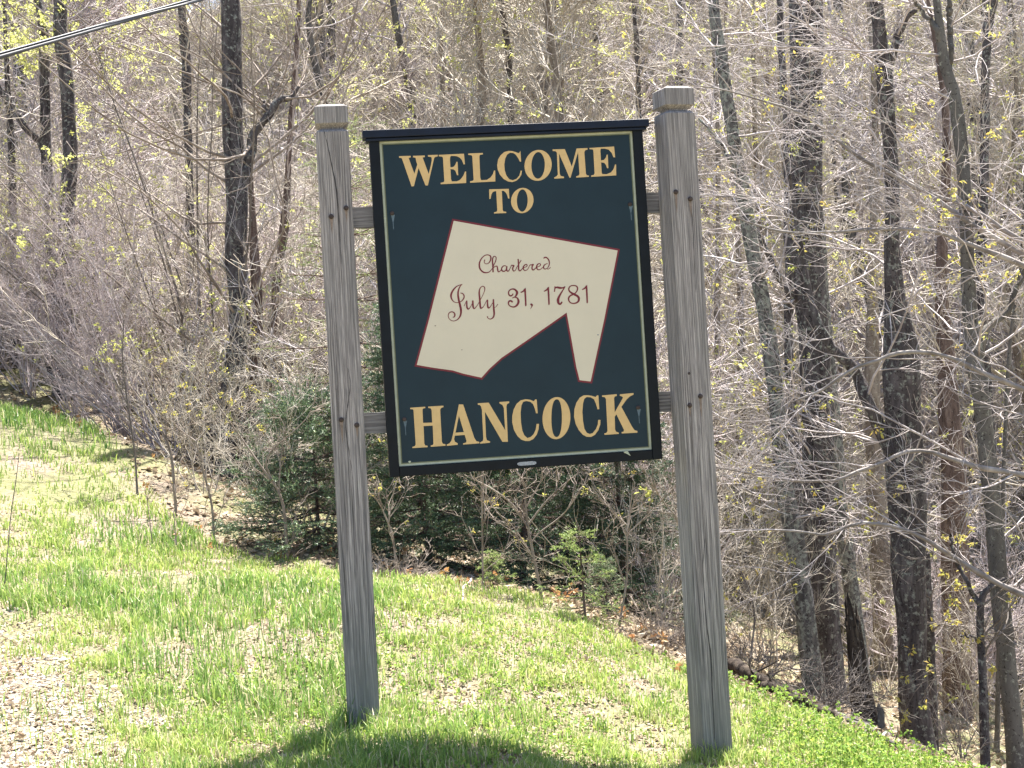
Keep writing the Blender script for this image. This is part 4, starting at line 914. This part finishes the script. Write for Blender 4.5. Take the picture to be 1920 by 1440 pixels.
def spruce(label, px, py, Y, H, R0, whorls, nb, needle, per=26, nl=.013, nw=.0016, nside=9, tone=(0, 1), barebot=.0, sparse=1.0):
    b0 = at(px, py, Y); b0[2] = float(height(b0[0], b0[1])) - .03
    root = empty('spruce_tree', Vector(b0), label, 'spruce')
    tr = MB(); K = 12; zz = np.linspace(0, H, K); P = np.stack([.015 * H * vnoise(zz * 1.3, zz * 0 + px), .015 * H * vnoise(zz * 1.3, zz * 0 + 7), zz], 1)
    tubes(tr, P[None], (np.linspace(1, .08, K) * H * .012 + .002)[None], 8); tr.build('trunk', M['bark_red'], root, True)
    st, rd = [], []
    for w in range(whorls):
        f = (w + .5) / whorls; z = H * (barebot + (1 - barebot) * f * .97); L = R0 * (1 - f) ** .8 * rng.uniform(.8, 1.1) + .04 * H
        for k in range(nb):
            if rng.uniform() > sparse: continue
            a = 2 * math.pi * (k + rng.uniform(-.3, .3)) / nb + w * 1.3; l = L * rng.uniform(.55, 1.15)
            s = np.linspace(0, 1, 7); rise = .30 * f - .10 + rng.normal(0, .05)
            q = np.stack([np.cos(a) * l * s, np.sin(a) * l * s, z + rng.normal(0, .02) + l * (rise * s - .30 * s * (1 - f) * (1 - s * .5) + .12 * s * s)], 1); st.append(q); rd.append(np.linspace(.006, .0018, 7) * (l / .6 + .4))
    P1 = np.array(st); R1 = np.array(rd)
    P2, R2 = grow(P1, R1, nside, (R0 * .28, R0 * .5), (38, 62), 5, -.02, .06, .15, 1, .6, .0016, .004, .5, None, .8, .6)
    P3, R3 = grow(P2, R2, 3.0, (R0 * .08, R0 * .2), (35, 60), 3, -.02, .06, .1, 1, .7, .0012, .003, .6, None, .7, .4)
    mb = MB(); tubes(mb, P1, R1, 4, mat=0); tubes(mb, P2, R2, 3, mat=0)
    shoots(mb, P1, R1, per, nl, nw, tone); shoots(mb, P2, R2, per, nl, nw, tone); shoots(mb, P3, R3, max(6, per // 2), nl, nw, tone)
    tag(mb.build('foliage', [M['bark_red'], needle], root), kind='stuff'); return root
spruce('dark bushy spruce behind the left post, partly hidden by it', 600, 1030, 12.1, 1.22, 1.0, 9, 8, M['needle'], 26, .022, .0042, nside=13, sparse=.85, tone=(0, .9))
spruce('dark spruce showing under the left half of the sign', 800, 1045, 11.9, 2.0, .78, 12, 9, M['needle'], 24, .022, .0042, nside=12, tone=(0, .8))
spruce('dark spruce under the middle of the sign', 985, 1060, 11.9, 2.1, .80, 12, 9, M['needle'], 24, .022, .0042, nside=12, tone=(0, .7))
spruce('darkest spruce under the right end of the sign', 1165, 1075, 12.0, 2.0, .80, 12, 9, M['needle'], 24, .022, .0042, nside=12, tone=(0, .5))
spruce('open light green spruce seen between left post and sign', 690, 1000, 13.2, 3.6, .85, 16, 6, M['needle_young'], 18, .014, .0020, nside=6, sparse=.75, barebot=.2)
spruce('little bright green spruce on the grass edge below the sign', 1095, 1165, 9.9, .62, .33, 7, 5, M['needle_young'], 15, .016, .0026, nside=4, sparse=.85)
spruce('tiny spruce seedling left of the little bright green one', 925, 1100, 10.6, .26, .17, 6, 6, M['needle_young'], 12, .012, .0016, nside=4)
spruce('small dull spruce tucked right of the little bright green one', 1140, 1180, 10.4, .40, .24, 7, 7, M['needle'], 14, .013, .0018, nside=4, tone=(.4, 1))

# ------------------------------------------------------------------ broken stump, brush pile, fallen sticks
def stump():
    b = at(1628, 1395, 11.0); b[2] = float(height(b[0], b[1])) - .05
    root = empty('broken_stump', Vector(b), 'black rotten broken stump with jagged top and split foot', 'stump')
    mb = MB(); S, K = 22, 20; th = np.arange(S) * 2 * math.pi / S
    topz = .88 + .16 * vnoise(th * 1.2 + 5, th * 0) + .09 * np.sin(th * 3 + 1) + .10 * vnoise(th * 4, th * 0 + 3)
    V = []
    for k in range(K):
        f = k / (K - 1); z = f * topz; r = .085 * (1 - .45 * f) + .07 * math.exp(-f * 7); rr = r * (1 + .25 * vnoise(np.cos(th) * 3, np.sin(th) * 3, z * 3) + .12 * vnoise(th * 5, th * 0, z * 8))
        V.append(np.stack([np.cos(th) * rr - .06 * f, np.sin(th) * rr, z], 1))
    for k in range(6): # hollow inside
        f = 1 - k / 6 * .7; z = f * topz - .01; r = .085 * (1 - .45 * f) * .72
        V.append(np.stack([np.cos(th) * r - .06 * f, np.sin(th) * r, z], 1))
    V = np.array(V); ii = np.arange(len(V) * S).reshape(-1, S); nx = np.roll(ii, -1, 1)
    mb.add(V.reshape(-1, 3), np.stack([ii[:-1], nx[:-1], nx[1:], ii[1:]], -1).reshape(-1, 4)); mb.build('stump_shell', M['rot'], root, True)
    mb = MB(); tubes(mb, [[(.07, -.04, 0), (.075, -.035, .12), (.085, -.03, .22), (.08, -.03, .27)]], [[.05, .045, .03, .004]], 9, rough=.25); mb.build('splinter', M['bark_smooth'], root, True)
    mb = MB()
    for a in (2.6, 3.6, 5.2, .3): tubes(mb, [[(0, 0, .10), (math.cos(a) * .12, math.sin(a) * .12, .05), (math.cos(a) * .26, math.sin(a) * .26, -.04)]], [[.05, .035, .012]], 7, rough=.2)
    mb.build('roots', M['rot'], root, True)
stump()
def stick(label, p0, p1, r, mat, br=3, name='fallen_branch', wob=.03):
    a = hit(*p0); b = hit(*p1); K = 9; s = np.linspace(0, 1, K)[:, None]; P = a * (1 - s) + b * s + rng.normal(0, wob, (K, 3)) * [1, 1, .3] * np.sin(s * math.pi)
    P[:, 2] = height(P[:, 0], P[:, 1]) + r * 1.2 + .02 * np.sin(s[:, 0] * 9) ** 2
    root = empty(name, Vector(a), label, 'fallen branch'); mb = MB(); R = np.linspace(1, .4, K) * r
    tubes(mb, (P - a)[None], R[None], 7, rough=.08)
    P2, R2 = grow(P[None], R[None], br, (.1, .3), (25, 55), 5, .05, .15, .2, 1, .6, .002, .01); tubes(mb, P2 - a, R2, 4); mb.build('stick', mat, root, True)
stick('dry straw-coloured stick lying in the upper left grass', (150,1075), (225,1140), .006, M['twig_tan'])
stick('bleached curved stick leaning at the grass edge behind left post', (690,1090), (765,1005), .010, M['twig_pale'])
stick('pale stick lying at the grass edge under the sign', (868,1135), (912,1060), .008, M['twig_pale'])
stick('dark fallen log in the brush right of the right post', (1370,1265), (1500,1330), .045, M['rot'], 6)
stick('thin dark log crossing below the speckled tree', (1430,1300), (1580,1365), .030, M['rot'], 5)
stick('short grey log near the foot of the forked tree', (1560,1350), (1690,1420), .022, M['bark_smooth'], 4)
stick('pale stick poking from the brush near the stump', (1650,1410), (1700,1375), .010, M['twig_pale'], 1)
for k, (px, py, Y, lab) in enumerate([(1420,1290,10.6,'tangled brush pile right of the right post'),(1530,1345,10.2,'lower heap of grey twigs before the speckled tree')]):
    shrub(lab, (px, py), Y, None, .55, .006, M['twig_dark'], 30, 6, None, 'brush pile', 'brush_pile', spread=1.5, wander=.3, tl=(.15, .4), t3=(.06, .15), nlv=(3, 0), up=-.05)

# ------------------------------------------------------------------ overhead cable
def cable():
    A = at(0, 106, 9.2); B = at(372, 0, 11.0); d = norm(B - A); a0 = A - d * 14; b0 = B + d * 26
    root = empty('overhead_cable', Vector(A), 'grey and black twisted overhead cable crossing the top left corner', 'cable')
    K = 160; s = np.linspace(0, 1, K)[:, None]; P = a0 * (1 - s) + b0 * s; Ls = np.linalg.norm(b0 - a0)
    sA = 14 / Ls; sB = (14 + np.linalg.norm(B - A)) / Ls
    P[:, 2] += .9 * ((s[:, 0] - sA) * (s[:, 0] - sB))
    for nm, off, r, m, tw in (('conductor', .0, .011, 'cable_grey', 0), ('messenger_wire', .018, .007, 'cable_dark', 0), ('conductor', .012, .008, 'cable_grey', 1)):
        Q = P.copy(); ph = s[:, 0] * Ls * (2.2 if tw else 0) + (1.6 if not tw else 0)
        Q[:, 2] += off * np.sin(ph); Q[:, 1] += off * np.cos(ph)
        mb = MB(); tubes(mb, (Q - A)[None], np.full((1, K), r), 8); mb.build(nm, M[m], root, True)
cable()

# ------------------------------------------------------------------ the wood on the hillside
def proto_tree(seed, H, r, spread_=.5, leaf=.07, tw='twig_tan', lm='haze_leaf'):
    K = 14; zz = np.linspace(0, H, K); P = np.stack([.03 * H * vnoise(zz * .35 + seed, zz * 0), .03 * H * vnoise(zz * .35, zz * 0 + seed), zz - .3], 1); R = np.linspace(1, .12, K) * r
    R[0] *= 1.4
    P1, R1 = grow(P[None], R[None], 44, (H * .18, H * .36), (35, 75), 8, .08, .13, .06, 1, .4, .010, .05, .25, None, 0, .55)
    P2, R2 = grow(P1, R1, 9, (.6, 1.6), (25, 60), 6, .05, .15, .15, 1, .6, .006, .02, .35)
    P3, R3 = grow(P2, R2, 6, (.3, .9), (25, 60), 4, .04, .16, .1, 1, .8, .007, .012, .5)
    t = MB(); tubes(t, P[None], R[None], 9, rough=.06); b = MB(); tubes(b, P1, R1, 4); tubes(b, P2, R2, 3); tubes(b, P3, R3, 3)
    l = MB(); tp = np.concatenate([P3[:, -1], P3[:, 2]]); tp = tp[rng.uniform(0, 1, len(tp)) < leaf]; leaves(l, tp, (.03, .075), 4)
    return t.mesh('trunk', M['bark_far'] if seed % 2 else M['bark_smooth'], True), b.mesh('branches', M[tw], True), l.mesh('leaves', M[lm])
protos = [proto_tree(1, 9.5, .12), proto_tree(2, 12, .16, tw='twig_pale'), proto_tree(3, 8, .10, leaf=.30, tw='twig_mauve'), proto_tree(4, 11, .14, leaf=.32)]
def far_tree(x, y, sc, k, rz):
    root = empty('far_tree', (x, y, float(height(x, y)) - .1), 'bare thin-branched tree with a few new leaves on the slope behind the sign', 'tree', 'bare trees on the wooded slope behind the sign')
    root.scale = (sc, sc, sc); root.rotation_euler = (rng.normal(0, .04), rng.normal(0, .04), rz)
    for nm, me in zip(('trunk', 'branches', 'leaves'), protos[k]): link(bpy.data.objects.new(nm, me), root)
spots = []
tries = 0
while len(spots) < 84 and tries < 9000:
    tries += 1
    y = 18 + 50 * rng.uniform() ** 1.25; x = rng.uniform(-1, 1) * (.36 * y + 1.0)
    if y < 25 and x < -1.5: continue
    if all((x - a) ** 2 + (y - b) ** 2 > (1.1 + .02 * y) ** 2 for a, b in spots): spots.append((x, y))
for i, (x, y) in enumerate(spots): far_tree(x, y, rng.uniform(.75, 1.15), (2 + i % 2) if (x / y < -.06 and y > 24) else (i % 2 if i % 5 else 3), rng.uniform(0, 6.28))
# understorey: one mass of twiggy brush, instanced from four clumps
def proto_brush(seed, H, tw, leaf, lm='haze_leaf', n1=22):
    K = 8; P = np.empty((n1, K, 3)); P[:, 0] = rng.normal(0, .25, (n1, 3)) * [1, 1, 0]; d = norm(np.concatenate([rng.normal(0, .45, (n1, 2)), np.ones((n1, 1))], 1)); L = H * rng.uniform(.5, 1.1, n1)
    for k in range(1, K): d = norm(d + rng.normal(0, .09, (n1, 3))); P[:, k] = P[:, k - 1] + d * (L / (K - 1))[:, None]
    R = .009 * rng.uniform(.6, 1.2, n1)[:, None] * np.linspace(1, .3, K)[None]
    P2, R2 = grow(P, R, 10, (.4, 1.0), (20, 60), 5, .03, .15, .1, 1, .7, .0038, .008, .4); P3, R3 = grow(P2, R2, 5, (.2, .5), (20, 60), 4, .02, .18, .1, 1, .9, .0048, .008, .5)
    b = MB(); tubes(b, P, R, 4); tubes(b, P2, R2, 3); tubes(b, P3, R3, 3)
    tp = P3[:, -1][rng.uniform(0, 1, len(P3)) < leaf]; leaves(b, tp, (.03, .07), 4, mat=1)
    return bpy.data.objects.new('brush_clump', b.mesh('brush_clump', [M[tw], M[lm]], True))
clumps = [proto_brush(1, 2.4, 'twig_tan', .08), proto_brush(2, 3.0, 'twig_pale', .06), proto_brush(3, 2.0, 'twig_mauve', .05), proto_brush(4, 3.4, 'twig_tan', .10)]
def understorey():
    n = 1000; y = 15.5 + 50 * rng.uniform(0, 1, n) ** 1.3; x = rng.uniform(-1, 1, n) * (.37 * y + 1)
    keep = ~(((y < 17.5) & (x < -3)) | ((y < 21) & (x > .8) & (rng.uniform(0, 1, n) < .8))); x, y = x[keep], y[keep]; n = len(x); z = height(x, y) - .05
    me = bpy.data.meshes.new('understorey'); me.vertices.add(n); me.vertices.foreach_set('co', np.stack([x, y, z], 1).astype(np.float32).ravel())
    a = me.attributes.new('spin', 'FLOAT', 'POINT'); a.data.foreach_set('value', rng.uniform(0, 6.28, n).astype(np.float32))
    a = me.attributes.new('size', 'FLOAT', 'POINT'); a.data.foreach_set('value', rng.uniform(.6, 1.25, n).astype(np.float32))
    a = me.attributes.new('pick', 'INT', 'POINT'); a.data.foreach_set('value', rng.integers(0, 4, n).astype(np.int32))
    o = bpy.data.objects.new('undergrowth', me); link(o); tag(o, 'dense pale twiggy undergrowth covering the slope behind the trees', 'undergrowth', kind='stuff')
    ng = bpy.data.node_groups.new('scatter_brush', 'GeometryNodeTree'); ng.interface.new_socket('Geometry', in_out='INPUT', socket_type='NodeSocketGeometry'); ng.interface.new_socket('Geometry', in_out='OUTPUT', socket_type='NodeSocketGeometry')
    N = ng.nodes; gi = N.new('NodeGroupInput'); go = N.new('NodeGroupOutput'); m2p = N.new('GeometryNodeMeshToPoints'); ng.links.new(gi.outputs[0], m2p.inputs[0])
    jn = N.new('GeometryNodeGeometryToInstance')
    gti = []
    for c in reversed(clumps):
        oi = N.new('GeometryNodeObjectInfo'); oi.inputs['Object'].default_value = c; oi.inputs['As Instance'].default_value = True; gti.append(oi)
    j = N.new('GeometryNodeJoinGeometry')
    for oi in gti: ng.links.new(oi.outputs['Geometry'], j.inputs[0])
    iop = N.new('GeometryNodeInstanceOnPoints'); iop.inputs['Pick Instance'].default_value = True
    def at_(nm, ty):
        q = N.new('GeometryNodeInputNamedAttribute'); q.data_type = ty; q.inputs['Name'].default_value = nm; return q.outputs[0]
    cx = N.new('ShaderNodeCombineXYZ'); ng.links.new(at_('spin', 'FLOAT'), cx.inputs[2])
    ng.links.new(m2p.outputs[0], iop.inputs['Points']); ng.links.new(j.outputs[0], iop.inputs['Instance']); ng.links.new(at_('pick', 'INT'), iop.inputs['Instance Index'])
    ng.links.new(cx.outputs[0], iop.inputs['Rotation']); ng.links.new(at_('size', 'FLOAT'), iop.inputs['Scale']); ng.links.new(iop.outputs[0], go.inputs[0])
    md = o.modifiers.new('scatter', 'NODES'); md.node_group = ng
understorey()
tot = sum(len(m.loops) - 2 * len(m.polygons) for m in bpy.data.meshes)
open('/tmp/w/tris','w').write(str(tot)) if False else None
import collections
dd=collections.Counter()
for m in bpy.data.meshes: dd[m.name.split('.')[0]]+=len(m.loops)-2*len(m.polygons)
print('TRIS', dd.most_common(14))
print('TRIS', tot, 'OBJECTS', len(bpy.data.objects))
